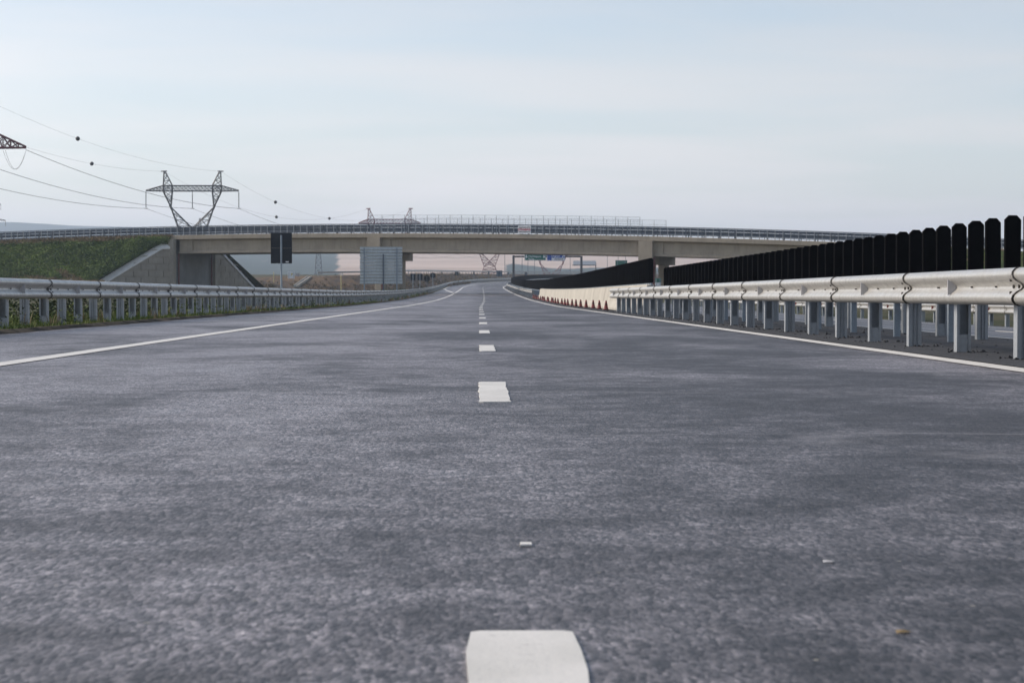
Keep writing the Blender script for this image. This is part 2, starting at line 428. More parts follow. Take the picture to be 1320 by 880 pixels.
# ------------------------------------------------------------------ guardrails
PROF = [(0.0,.155),(.022,.153),(.050,.142),(.076,.118),(.083,.095),(.079,.072),(.056,.046),(.030,.024),(.020,.008),
        (.020,-.008),(.030,-.024),(.056,-.046),(.079,-.072),(.083,-.095),(.076,-.118),(.050,-.142),(.022,-.153),(0.0,-.155)]
def beam_mesh(L, face, name='beam'):
    """one W-beam plank; face=+1 looks to +X, -1 to -X; its end laps over the next plank"""
    mb = MB(); th = .004
    rings = []
    for y, lift, tab in ((-.16, .012, 1), (.16, .011, 0), (L*.5, .004, 0), (L, 0, 0)):
        ou = []; inn = []
        for i, (p, z) in enumerate(PROF):
            yy = y + tab*(.11*min(1, abs(z)/.155) - (.03 if abs(z) < .03 else 0))
            ou.append((face*(p+lift), yy, z)); inn.append((face*(p+lift-th), yy, z*(.985)))
        rings.append(ou + inn[::-1])
    mb.loft(rings, caps=False); n2 = len(rings[0])
    mb.cur = 1; mb.add(rings[0], [tuple(range(n2))[::-1]]); mb.cur = 0; mb.add(rings[-1], [tuple(range(n2))])  # near end cap gets the dark slot as painted seam shade
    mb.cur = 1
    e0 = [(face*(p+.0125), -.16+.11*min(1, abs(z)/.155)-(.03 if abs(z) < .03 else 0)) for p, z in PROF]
    for i in range(len(PROF)-1):        # dark strip painted in as the shadow along the lapped end
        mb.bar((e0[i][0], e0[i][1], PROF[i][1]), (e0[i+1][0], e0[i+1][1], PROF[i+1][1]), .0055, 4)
    for (yy, z) in ((.02, .055), (.02, -.055), (-.10, 0), (.06, 0), (.62, 0), (L*.35, 0), (L*.66, 0)):
        p = .030 if abs(z) < .02 else .066
        mb.bar((face*(p-.006), yy, z), (face*(p+.016), yy, z), .016 if yy < .1 else .008, 6)
    return mb.mesh(name, ['galvanised_steel', 'bolt_and_seam_shade'], 35)
def post_mesh(kind_, h):
    """sigma posts: one shows its ribbed web, the other its open channel with a filled foot"""
    mb = MB(); w_, d_ = .066, .11
    if kind_ == 0:
        out_ = [(-w_, 0), (-.030, 0), (-.024, .016), (-.010, .016), (-.006, 0), (.006, 0), (.012, .016), (.026, .016), (.032, 0), (w_, 0),
                (w_, d_), (w_-.02, d_), (w_-.02, d_-.006), (w_-.006, d_-.006), (w_-.006, .022), (-w_+.006, .022), (-w_+.006, d_-.006), (-w_+.02, d_-.006), (-w_+.02, d_), (-w_, d_)]
        mb.loft([[(x, y, z) for x, y in out_] for z in (-.35, h)])
    else:
        out_ = [(-w_, 0), (-w_+.024, 0), (-w_+.024, .006), (-w_+.006, .006), (-w_+.006, d_-.006), (w_-.006, d_-.006), (w_-.006, .006), (w_-.024, .006), (w_-.024, 0), (w_, 0), (w_, d_), (-w_, d_)]
        mb.loft([[(x, y, z) for x, y in out_] for z in (-.35, h)])
        mb.box(-w_+.018, w_-.018, .012, .03, -.35, .17)
    return mb.mesh('post', 'galvanised_post')
POSTS = [post_mesh(0, .70), post_mesh(1, .70)]
def spacer_mesh(face):
    mb = MB(); mb.box(min(-face*.11, 0), max(-face*.11, 0), -.06, .06, -.07, .07); return mb.mesh('spacer', 'galvanised_post')
def refl_mesh(face, colour):
    mb = MB(); x0, x1 = face*.026, face*.104
    P = [(x0, -.004, -.034), (x1, -.004, -.072), (x1, -.004, .072), (x0, -.004, .034)]
    Q = [(x0, .05, -.034), (x1, .012, -.072), (x1, .012, .072), (x0, .05, .034)]
    mb.loft([P, Q]); return mb.mesh('reflector', colour)
def grade(y): return math.atan(zr(y+.5)-zr(y-.5))
def guardrail(name, label, t_face, face, y0, y1, L, per, phase=0.0, zc=.605, refl=True, dzf=lambda y: 0.0, fine_to=1e9, refl_col='reflector_grey', group=None, cat='guardrail'):
    """t_face: lateral offset of the back plane of the beam"""
    root = empty(name, rp(y0, t_face, dzf(y0))); tag(root, label, cat, group)
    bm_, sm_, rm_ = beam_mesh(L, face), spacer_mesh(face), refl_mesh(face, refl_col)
    inv = root.location.copy()
    y = y0+phase; k = 0; rest = MB()
    tp = t_face - face*.11
    while y < y1-.1:
        far = y > fine_to
        c = y+L*.5
        a = rp(y, t_face, zc+dzf(y)); b = rp(y+L, t_face, zc+dzf(y+L)); d = b-a
        rz = -math.atan2(d.x, d.y); rx = math.atan2(d.z, math.hypot(d.x, d.y))
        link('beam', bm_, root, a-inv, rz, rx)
        for j in range(per):
            yy = y+L*(j+.12)/per
            p = rp(yy, tp, dzf(yy))
            if far:
                mb_ = rest; hx = -math.atan(head(yy))
                mb_.box(p.x-.07-inv.x, p.x+.07-inv.x, p.y-.05-inv.y, p.y+.05-inv.y, p.z-.3-inv.z, p.z+.7-inv.z)
            else:
                link('post', POSTS[(k+j) % 2], root, p-inv, rot(yy) + random.uniform(-.03, .03), random.uniform(-.006, .006))
                s = rp(yy, t_face, zc+dzf(yy)); link('spacer', sm_, root, s-inv, rot(yy))
        if refl and not far:
            s = rp(c, t_face, zc+dzf(c)); link('reflector', rm_, root, s-inv, rot(c))
        y += L; k += per
    if rest.v: kind(rest.build('post', 'galvanised_post', root), 'stuff')
    return root
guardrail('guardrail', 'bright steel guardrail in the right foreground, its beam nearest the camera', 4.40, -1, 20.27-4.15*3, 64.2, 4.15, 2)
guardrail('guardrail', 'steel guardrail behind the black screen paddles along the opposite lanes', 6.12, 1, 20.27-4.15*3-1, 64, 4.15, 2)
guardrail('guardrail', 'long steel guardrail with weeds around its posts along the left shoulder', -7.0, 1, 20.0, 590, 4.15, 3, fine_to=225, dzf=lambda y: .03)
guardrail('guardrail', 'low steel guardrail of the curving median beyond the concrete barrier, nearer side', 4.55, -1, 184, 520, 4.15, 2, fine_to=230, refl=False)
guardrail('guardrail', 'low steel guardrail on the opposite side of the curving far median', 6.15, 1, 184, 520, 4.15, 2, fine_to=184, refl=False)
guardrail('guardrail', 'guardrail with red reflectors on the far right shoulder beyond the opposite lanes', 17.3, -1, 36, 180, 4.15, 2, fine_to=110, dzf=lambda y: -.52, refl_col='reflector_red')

# black glare paddles ------------------------------------------------
def paddle_mesh(h, w_=.20):
    mb = MB(); c = w_*.28
    out_ = [(-w_/2, 0), (w_/2, 0), (w_/2, h-c*.8), (w_/2-c, h), (-w_/2+c, h), (-w_/2, h-c*.8)]
    mb.loft([[(x*.96, -.014, z) for x, z in out_], [(x, -.006, z) for x, z in out_], [(x, .006, z) for x, z in out_], [(x*.96, .014, z) for x, z in out_]])
    mb.box(-.035, .035, -.03, .03, -.05, .03)
    return mb.mesh('panel', 'black_plastic')
def glare_screen(label, y0, y1, pitch, zb, zt, ang, post, t=5.35, split=None, seat=None):
    root = empty('glare_screen', rp(y0, t)); inv = root.location.copy(); tag(root, label, 'screen')
    pm = paddle_mesh(zt-zb); y = y0; i = 0; mb = MB()
    while y < y1:
        p = rp(y, t, zb)
        if split is None or y < split:
            link('panel', pm, root, p-inv, rot(y)+ang+random.uniform(-.05, .05), random.uniform(-.012, .012))
        else:
            a = rot(y)+ang; dx, dy = math.cos(a)*.1, math.sin(a)*.1
            q = p-inv; nx, ny = -math.sin(a)*.012, math.cos(a)*.012
            mb.hexa([(q.x-dx-nx, q.y-dy-ny, q.z), (q.x+dx-nx, q.y+dy-ny, q.z), (q.x+dx+nx, q.y+dy+ny, q.z), (q.x-dx+nx, q.y-dy+ny, q.z)] +
                    [(q.x-dx*.8-nx, q.y-dy*.8-ny, q.z+zt-zb), (q.x+dx*.8-nx, q.y+dy*.8-ny, q.z+zt-zb), (q.x+dx*.8+nx, q.y+dy*.8+ny, q.z+zt-zb), (q.x-dx*.8+nx, q.y-dy*.8+ny, q.z+zt-zb)])
        y += pitch; i += 1
    if mb.v: kind(mb.build('panel', 'black_plastic', root), 'stuff')
    r = MB(); yy = [y0-.3]
    while yy[-1] < y1: yy.append(min(y1, yy[-1]+3))
    r.loft([[rp(q, t+a, zb+b)-inv for a, b in ((-.03, -.07), (.03, -.07), (.03, -.01), (-.03, -.01))] for q in yy])
    r.build('support_rail', 'galvanised_dull', root)
    q = y0
    while q < y1:
        p = rp(q+.35, t)-inv; pb = MB(); bz = -.3 if post else .80
        pb.box(-.04, .04, -.03, .03, bz, zb-.03); pb.build('support_post', 'galvanised_dull', root, loc=p); q += 2.94
    return root
glare_screen('row of black rounded paddles standing above the right foreground guardrail', 13.3, 57.0, .735, .52, 1.335, R(24), True)
glare_screen('long black paddle screen fixed on top of the cream concrete barrier', 62.0, 183.5, .735, .93, 1.70, R(30), False)
glare_screen('far black paddle screen following the curve of the distant median', 185.0, 520.0, 1.1, .75, 1.72, R(40), True, split=185)

# concrete barrier ----------------------------------------------------
root = empty('concrete_barrier', rp(62, 5.35)); inv = root.location.copy()
tag(root, 'cream precast concrete median barrier in segments behind the row of red cones', 'barrier')
seg = MB(); NJ = [(-.36, 0), (-.36, .10), (-.20, .34), (-.11, .90), (.11, .90), (.20, .34), (.36, .10), (.36, 0)]
seg.loft([[(x*k_, y, z if z < .8 else z-dz_) for x, z in NJ] for y, k_, dz_ in ((.06, .90, .03), (.13, 1, 0), (3.93, 1, 0), (4.0, .90, .03))])
segm = seg.mesh('segment', 'barrier_concrete')
y = 62.0
while y < 182:
    a = rp(y, 5.35+random.uniform(-.012, .012), -.02); b = rp(y+4.06, 5.35, 0); d = b-a
    link('segment', segm, root, a-inv, -math.atan2(d.x, d.y)); y += 4.06

# cones ----------------------------------------------------------------
def cone():
    root = empty('traffic_cone')
    b = MB(); b.box(-.12, .12, -.12, .12, 0, .035); b.build('base', 'cone_dark', root)
    c = MB(); c.lathe([(.088, .033), (.082, .06), (.062, .15), (.055, .19)], 12); c.lathe([(.046, .25), (.030, .33), (.026, .345), (.016, .35)], 12); c.build('body', 'cone_red', root)
    d_ = MB(); d_.lathe([(.0565, .188), (.047, .252)], 12); d_.build('band', 'cone_dark', root)
    return root
ORD = ['first','second','third','fourth','fifth','sixth','seventh','eighth','ninth','tenth','eleventh','twelfth','thirteenth','fourteenth','fifteenth','sixteenth','seventeenth','eighteenth','nineteenth','twentieth','twenty-first','twenty-second','twenty-third','twenty-fourth','twenty-fifth']
c0 = cone()
for i in range(25):
    c = c0 if i == 0 else copy_tree(c0)
    y = 71.0+4.72*i
    c.location = rp(y, 4.58+random.uniform(-.05, .05), .006); c.rotation_euler.z = random.uniform(-.5, .5)
    tag(c, ORD[i]+' small red cone from the near end of the row before the concrete barrier', 'cone', 'red cones along the concrete barrier')

# ------------------------------------------------------------------ overpass
BA = R(20); U = Vector((math.cos(BA), -math.sin(BA), 0)); V = Vector((math.sin(BA), math.cos(BA), 0)); BO = Vector((-13.3, 252, 0))
def zc(u):
    X = BO.x+u*U.x; return 8.46-.000357*(X+27)**2
def B(u, v, z): p = BO+U*u+V*v; return Vector((p.x, p.y, z))
UL, UR, UP0, UP1, BW = -28.4, 64.0, 0.0, 35.5, 11.0
bridge = empty('overpass_bridge', B(0, 5.5, 0)); binv = bridge.location.copy()
tag(bridge, 'beige concrete overpass with steel railings crossing above the motorway', 'bridge')
class BB(MB):
    def build(s, name, mats, parent=None, smooth=None, loc=(0, 0, 0)):
        s.v = [tuple(Vector(q)-binv) for q in s.v]
        return MB.build(s, name, mats, parent, smooth, loc)
def urange(a, b, st_=3.0):
    k = max(1, int(round((b-a)/st_))); return [a+(b-a)*i/k for i in range(k+1)]
def bsweep(a, b, prof, name, mat, parent, zf=zc, st_=3.0):
    m_ = BB(); m_.loft([[B(u, v, zf(u)+z) for v, z in prof] for u in urange(a, b, st_)]); return m_.build(name, mat, parent)
deck = bsweep(UL-.3, UR+.3, [(.42, -.36), (10.58, -.36), (10.58, -.13), (.42, -.13)], 'deck', 'bridge_concrete', bridge)
for v0, v1, a_, b_ in ((0, .45, UL-4.5, UR+4.5), (10.55, 11.0, UL-4.5, UR+4.5)):
    bsweep(a_, b_, [(v0, -.52), (v1, -.52), (v1, -.02), (v1-.03, 0), (v0+.03, 0), (v0, -.02)], 'edge_beam', 'bridge_concrete', bridge)
def girder(a, b, v, parent):
    GP = [(-.36, -2.36), (.36, -2.36), (.36, -2.16), (.11, -1.98), (.11, -.72), (.42, -.58), (.42, -.37), (-.42, -.37), (-.42, -.58), (-.11, -.72), (-.11, -1.98), (-.36, -2.16)]
    g = bsweep(a, b, [(v+p, z) for p, z in GP], 'girder', 'bridge_concrete', parent)
    for e0, e1 in ((a+.02, a+1.9), (b-1.9, b-.02)):
        m_ = BB(); m_.loft([[B(u, v+p, zc(u)+z) for p, z in ((-.30, -2.155), (.30, -2.155), (.30, -.585), (-.30, -.585))] for u in (e0, e1)]); m_.build('end_block', 'bridge_concrete', g)
for a, b in ((UL+.5, UP0-.12), (UP0+.12, UP1-.12), (UP1+.12, UR-.5)):
    for v in (.95, 3.95, 7.05, 10.05): girder(a, b, v, bridge)
def pier(u0):
    zt = zc(u0)-2.40; zb = zt-.92
    ch = BB(); ch.loft([[B(u0+du, v, z) for du, z in ((-.85, zb), (.85, zb), (.85, zt), (-.85, zt))] for v in (.0, 11.0)])
    p = ch.build('crosshead', 'bridge_concrete', bridge)
    for v0, v1 in ((-.12, .40), (10.60, 11.12)):
        m_ = BB(); m_.loft([[B(u0+du, v, z) for du, z in ((-.86, zb-.02), (.86, zb-.02), (.86, zc(u0)-.53), (-.86, zc(u0)-.53))] for v in (v0, v1)]); m_.build('end_upstand', 'bridge_concrete', p)
    for v0 in (2.3, 8.7):
        m_ = BB(); c = .12
        pl = [(-.5, -.9+c), (-.5+c, -.9), (.5-c, -.9), (.5, -.9+c), (.5, .9-c), (.5-c, .9), (-.5+c, .9), (-.5, .9-c)]
        m_.loft([[B(u0+a, v0+b, z) for a, b in pl] for z in (-1.0, zb+.01)]); m_.build('column', 'bridge_concrete', bridge)
    m_ = BB(); m_.tube([B(u0+.95, .5, zb+.8), B(u0+.95, .6, zb-.2), B(u0+.75, 1.15, zb-.75), B(u0+.7, 1.25, zb-1.1), B(u0+.7, 1.25, -.5)], .14, 8); m_.build('drain_pipe', 'pipe_red', bridge)
    for v in (.95, 3.95, 7.05, 10.05):
        m_ = BB()
        for s_ in (-.55, .55): m_.loft([[B(u0+s_+du, v+dv_, z) for du, dv_ in ((-.2, -.25), (.2, -.25), (.2, .25), (-.2, .25))] for z in (zt-.005, zt+.055)])
        m_.build('bearing', 'letter_black', p)
pier(UP0); pier(UP1)
# abutment with block-faced wing walls
WZ0 = -1.0
def wall_blocks(p0, p1, top, parent, coping=True, thick=.5, bl=2.2, bh=.85, nrm=None):
    """a wing wall from p0 to p1 (plan points); top(s) gives its height along s"""
    d = (p1-p0); L = d.length; d.normalize(); n_ = nrm.normalized()
    w_ = MB(); st_ = [L*i/8 for i in range(9)]
    rings = []
    for s in st_:
        q = p0+d*s; a = q-n_*thick
        rings.append([Vector((a.x, a.y, WZ0)), Vector((q.x, q.y, WZ0)), Vector((q.x, q.y, top(s)-.42)), Vector((a.x, a.y, top(s)-.36))])
    w_.loft([[p-binv for p in r] for r in rings]); wall = w_.build('wing_wall', 'wall_concrete', parent)
    if coping:
        c = MB(); rr = []
        for s in st_:
            q = p0+d*s+n_*.19; a = p0+d*s-n_*(thick-.22); z = top(s)
            rr.append([Vector((a.x, a.y, z-.40)), Vector((q.x, q.y, z-.52)), Vector((q.x, q.y, z-.30)), Vector((a.x, a.y, z+.24))])
        c.loft([[p-binv for p in r] for r in rr]); c.build('coping', 'coping_concrete', wall)
    row = 0; z = .4
    while z < 8:
        off = (row % 2)*bl*.5; s = -off
        while s < L:
            a, b = max(.04, s+.045), min(L-.04, s+bl-.045)
            if b-a > .25:
                ta, tb = top(a)-.54, top(b)-.54
                z0, z1a, z1b = z+.075, min(z+bh-.075, ta), min(z+bh-.075, tb)
                if max(z1a, z1b) > z0+.06:
                    z1a = max(z1a, z0+.01); z1b = max(z1b, z0+.01)
                    f = random.uniform(.09, .13); mb = MB(); A = p0+d*a; Bq = p0+d*b
                    pts = []
                    for zz_a, zz_b in ((z0, z0), (z1a, z1b)):
                        pts += [Vector((A.x, A.y, zz_a))-n_*.05, Vector((Bq.x, Bq.y, zz_b))-n_*.05, Vector((Bq.x, Bq.y, zz_b))+n_*f, Vector((A.x, A.y, zz_a))+n_*f]
                    mb.hexa([p-binv for p in pts]); mb.build('block', 'wall_concrete', wall)
            s += bl
        z += bh; row += 1
    return wall
za_ = zc(UL)
near0 = B(UL-.2, -.55, 0); near1 = Vector((-48.6, 254.6, 0))
far0 = B(UL+.1, 11.5, 0); far1 = Vector((-31.3, 281.6, 0))
dn = (near1-near0); nn_ = Vector((-dn.y, dn.x, 0)); nn_ = nn_ if nn_.dot(Vector((1, -.6, 0))) > 0 else -nn_
wall_blocks(near0, near1, lambda s: min(za_-1.25, za_-1.25-(s-1.2)*.545), bridge, nrm=nn_)
df_ = (far1-far0); nf_ = Vector((-df_.y, df_.x, 0)); nf_ = nf_ if nf_.dot(Vector((1, -.3, 0))) > 0 else -nf_
wall_blocks(far0, far1, lambda s: min(za_-1.0, za_-1.0-(s-.3)*.60), bridge, nrm=nf_)
def abut(u0, sgn):
    z = zc(u0)
    m_ = BB(); m_.loft([[B(u0+du, v, q) for du, q in ((-.9*sgn, WZ0), (.0, WZ0), (.0, z-2.42), (-.9*sgn, z-2.42))] for v in (-.4, 11.4)]); a = m_.build('abutment', 'abutment_concrete', bridge)
    m_ = BB(); m_.loft([[B(u0-sgn*.4+du, v, q) for du, q in ((-.5*sgn, z-2.41), (.0, z-2.41), (.0, z-.375), (-.5*sgn, z-.375))] for v in (.46, 10.54)]); m_.build('back_wall', 'abutment_concrete', a)
    for v0, v1 in ((-.75, .0), (11.0, 11.75)):
        m_ = BB(); m_.loft([[B(u0+du, v, q) for du, q in ((-.7*sgn, WZ0), (.35*sgn, WZ0), (.35*sgn, z-.53), (-.7*sgn, z-.53))] for v in (v0, v1)]); m_.build('side_pillar', 'wall_concrete', a)
    for v in (1.0, 10.2):
        m_ = BB(); m_.tube([B(u0+.2*sgn, v, z-2.3), B(u0+.2*sgn, v, WZ0)], .12, 8); m_.build('drain_pipe', 'pipe_red', a)
abut(UL, 1); abut(UR, -1)
# railings, guardrails and mesh fences on the deck
U0R, U1R = -95.0, 96.0
for v in (.16, 10.84):
    rl = empty('railing', (0, 0, 0)); rl.parent = bridge
    near = v < 1
    pm = MB(); pm.box(-.04, .04, -.10, -.03, -.06, 1.16); pme = pm.mesh('railing_post', 'galvanised_post')
    for u in urange(U0R, U1R, .93 if near else 1.86):
        p = B(u, v, zc(u)); link('railing_post', pme, rl, p-binv, -BA)
    for z0, z1, wd in ((1.12, 1.21, .05), (.86, .90, .02), (.62, .66, .02), (.38, .42, .02), (.15, .19, .02)):
        bsweep(U0R, U1R, [(v-wd, z0), (v+wd, z0), (v+wd, z1), (v-wd, z1)], 'handrail' if z0 > 1 else 'rail_bar', 'bridge_steel', rl, st_=4)
for v, fc in ((.95, 1), (10.05, -1)):
    g = empty('deck_guardrail', (0, 0, 0)); g.parent = bridge
    for zb_ in ((.60,) if fc < 0 else (.60, .95)):
        bsweep(U0R, U1R, [(v+fc*p, zb_+z) for p, z in PROF] + [(v+fc*(p-.006), zb_+z) for p, z in PROF[::-1]], 'beam', 'bridge_steel', g, st_=4)
    pm = MB(); pm.box(-.06, .06, -.05, .05, -.15, 1.1); pme = pm.mesh('post', 'bridge_steel')
    for u in urange(U0R, U1R, 2.0): link('post', pme, g, B(u, v-fc*.06, zc(u))-binv, -BA)
for v, ua, ub in ((.02, -.4, 34.8), (10.98, -.6, 35.2)):
    fz = empty('mesh_fence', (0, 0, 0)); fz.parent = bridge
    pm = MB(); pm.box(-.022, .022, -.022, .022, 0, 2.36); pme = pm.mesh('fence_post', 'galvanised_dull')
    for u in urange(ua, ub, 1.55): link('fence_post', pme, fz, B(u, v, zc(u)-.05)-binv, -BA)
    for z0 in (2.30, 1.75):
        bsweep(ua, ub, [(v-.012, z0-.012), (v+.012, z0-.012), (v+.012, z0+.012), (v-.012, z0+.012)], 'fence_rail', 'galvanised_dull', fz)
    wi = BB()
    for u in urange(ua, ub, .10): wi.bar(B(u, v, zc(u)+.2), B(u, v, zc(u)+2.3), .0028, 3)
    for k in range(20):
        z0 = .25+.105*k
        us = urange(ua, ub, 4)
        for i in range(len(us)-1): wi.bar(B(us[i], v, zc(us[i])+z0), B(us[i+1], v, zc(us[i+1])+z0), .0028, 3)
    kind(wi.build('wire_mesh', 'galvanised_dull', fz), 'stuff')

def text_mesh(txt, size, mat, name, parent, loc, rz=0.0, align='CENTER', offset=0.0):
    cu = bpy.data.curves.new('t', 'FONT'); cu.body = txt; cu.size = size; cu.align_x = align; cu.align_y = 'CENTER'; cu.extrude = .006; cu.offset = offset
    cu.resolution_u = 2
    o = bpy.data.objects.new('t', cu); col.objects.link(o)
    dg = bpy.context.evaluated_depsgraph_get(); me = bpy.data.meshes.new_from_object(o.evaluated_get(dg))
    bpy.data.objects.remove(o); bpy.data.curves.remove(cu)
    me.transform(Matrix.Rotation(R(90), 4, 'X')); me.materials.clear(); me.materials.append(MATS[mat])
    return link(name, me, parent, loc, rz)
# banner on the near railing
pc = img(674.3, 297, 244.6); ub = (pc-BO).dot(U)
bn = empty('banner', B(ub, -.02, zc(ub)+.02), -BA); tag(bn, 'white banner with red lettering between black stripes on the overpass railing', 'banner')
m = MB(); m.box(-.82, .82, -.06, .0, .04, 1.02); m.build('board', 'sign_white', bn)
m = MB(); m.box(-.72, .72, -.075, -.059, .77, .85); m.build('stripe', 'letter_black', bn)
m = MB(); m.box(-.72, .72, -.075, -.059, .22, .29); m.build('stripe', 'letter_black', bn)
text_mesh('STRABAG', .37, 'letter_red', 'lettering', bn, (0, -.07, .53), 0, offset=.012)

# approach embankments -------------------------------------------------
def embank(u_in, sgn, name):
    us = [u_in + sgn*q for q in (0, 1.5, 3, 5, 8, 11, 14, 18, 23, 28, 34, 40, 48, 56, 66)]
    vsn = [-14.5, -12, -10, -8, -6, -4.5, -3, -1.8, -.9, -.2, .5, 3, 5.5, 8, 10.5, 11.2, 12, 13, 15, 17, 19, 22, 25]
    mb = MB(); pts = []
    for v in vsn:
        dv_ = max(0, -.2-v); dw = max(0, v-11.2)
        for i, u in enumerate(us):
            sh = -.59*dv_*sgn*-1 if sgn < 0 else 0
            if sgn < 0: uu = u - .52*max(0, -v-.6)*max(0, 1-i/9) + .19*dw*max(0, 1-i/9)
            else: uu = u
            z = zc(uu)-.14-(dv_+dw)/1.78
            if i > 0 and (dv_+dw) > 0: z += .10*math.sin(uu*.7+v*.9)*math.sin(v*1.3-uu*.35)
            if i < 2: z = min(z, zc(uu)-1.15) if (dv_ > 0 or dw > 0) else z
            pts.append(B(uu-.25*(1 if sgn < 0 else -1), v, z))
    n_ = len(us)
    fs = [(i*n_+j, i*n_+j+1, (i+1)*n_+j+1, (i+1)*n_+j) for i in range(len(vsn)-1) for j in range(n_-1)]
    if sgn < 0: fs = [f[::-1] for f in fs]
    mb.add(pts, fs)
    return kind(mb.build(name, 'embankment_ground', smooth=70), 'structure'), (us, vsn, pts, n_)
eL, EL = embank(UL, -1, 'embankment'); eR, ER = embank(UR, 1, 'embankment')

# ------------------------------------------------------------------ vegetation
def tuft(mb, p, h, n_, spread, wd, lean=.5):
    for i in range(n_):
        a = random.uniform(0, 6.283); r = spread*random.random()
        x, y, z = p[0]+math.cos(a)*r, p[1]+math.sin(a)*r, p[2]
        hh = h*random.uniform(.5, 1.15); l = hh*lean*random.uniform(.2, 1); b = random.uniform(0, 6.283); c, s = math.cos(b)*wd, math.sin(b)*wd
        q = random.uniform(0, 6.283); lx, ly = math.cos(q)*l, math.sin(q)*l
        mb.add([(x-c, y-s, z-.02), (x+c, y+s, z-.02), (x+c*.8+lx*.4, y+s*.8+ly*.4, z+hh*.6), (x-c*.8+lx*.4, y-s*.8+ly*.4, z+hh*.6), (x+lx, y+ly, z+hh)],
               [(0, 1, 2, 3), (3, 2, 4)])
def weed(mb, p, h, n_, spread, leafw):
    for i in range(n_):
        a = random.uniform(0, 6.283); r = spread*math.sqrt(random.random())
        c = Vector((p[0]+math.cos(a)*r, p[1]+math.sin(a)*r, p[2]+h*random.uniform(.05, 1)))
        d1 = Vector((random.uniform(-1, 1), random.uniform(-1, 1), random.uniform(-.5, .7))).normalized()*leafw*random.uniform(.6, 1.4)
        d2 = d1.cross(Vector((random.uniform(-1, 1), random.uniform(-1, 1), random.uniform(-1, 1)))).normalized()*leafw*.45
        mb.add([c-d1, c+d2, c+d1, c-d2], [(0, 1, 2, 3)])
def gz(y, t): return ground_z(y, t)
gb = MB(); wb = MB(); db = MB()
for i in range(6500):
    y = 22+110*random.random()**1.7; t = -random.uniform(6.72, 8.4)
    h = random.uniform(.05, .13)*(1+.7*(t < -7.3)); tuft(gb, rp(y, t, .02-.05*sm(-7.6, -9.5, t)), h, 6, .07, .004+.00008*y, .6)
for i in range(2600):
    y = 24+230*random.random()**1.4; t = -random.uniform(7.7, 12)
    g = Vector((sx(y)+t, y, gz(y, t)))
    weed(wb, g, random.uniform(.25, .75), 14, .28, .035+.00025*y)
for i in range(1500):
    y = 28+220*random.random()**1.3; t = -random.uniform(6.85, 8.2)
    if random.random() < .72+.2*math.sin(y*.4): weed(wb if random.random() < .5 else gb, rp(y, t, .02), random.uniform(.12, .42), 9, .13, .022+.0002*y)
    else: tuft(db, rp(y, t, .02), random.uniform(.12, .32), 7, .1, .004+.0001*y, .5)
kind(gb.build('verge_grass', 'grass_blade'), 'stuff', 'short bright green grass along the edge of the left shoulder')
kind(wb.build('verge_weeds', 'weed_leaf'), 'stuff', 'dark leafy weeds behind the posts of the left guardrail')
kind(db.build('dry_verge_grass', 'dry_grass'), 'stuff', 'dry straw coloured stalks among the left guardrail posts')
ro = MB()                                   # ragged soil lip where the pavement ends
yy = [15+.5*i for i in range(500)]; ro_p = []
for y in yy:
    e = .06+.05*random.random()
    ro_p += [rp(y, -6.80-.02, .05), rp(y, -6.70+e*.6, .045+.012*random.random()), rp(y, -6.62+e*1.5*random.random(), .004)]
ro.add(ro_p, [(3*i+j, 3*i+j+1, 3*i+j+4, 3*i+j+3) for i in range(len(yy)-1) for j in (0, 1)])
kind(ro.build('soil_edge', 'bare_soil', roado), 'stuff')
# grass on the embankments
def bank_cover(data, name, label, count, sgn):
    us, vsn, pts, n_ = data; mb = MB(); md = MB()
    for k in range(count):
        i = random.randrange(0, 10); j = random.randrange(0, 12)
        a, b = random.random(), random.random()
        p = (pts[i*n_+j]*(1-a)+pts[i*n_+j+1]*a)*(1-b)+(pts[(i+1)*n_+j]*(1-a)+pts[(i+1)*n_+j+1]*a)*b
        nz = math.sin(p.x*.45+p.z*1.1)+math.sin(p.x*.17-p.y*.2+p.z*.6)
        if p.z > zc((p-BO).dot(U))-.75 or p.z < 2.5+.5*math.sin(p.x*.3) or nz < -1.8:
            if random.random() < .55: tuft(md, p, random.uniform(.15, .4), 4, .25, .05, .7)
        else: weed(mb, p, random.uniform(.15, .5)*(1.2+.4*nz), 9, .35, .105)
    kind(mb.build(name, 'bank_grass'), 'stuff', label)
    kind(md.build('dry_'+name, 'dry_grass'), 'stuff', 'dry '+label)
bank_cover(EL, 'bank_grass', 'green growth covering the slope left of the overpass', 17000, -1)
bank_cover(ER, 'bank_grass', 'green growth on the slope right of the overpass behind the black paddles', 2500, 1)
# dry grass strip at the foot of the left slope
md = MB()
for k in range(2600):
    y = random.uniform(205, 244); x = random.uniform(-66, -45) if y > 225 else random.uniform(-60, -42)
    tuft(md, (x, y, gz(y, x-sx(y))), random.uniform(.2, .5), 6, .3, .035, .6)
kind(md.build('dry_meadow', 'dry_grass'), 'stuff', 'straw coloured dry grass at the foot of the left slope')
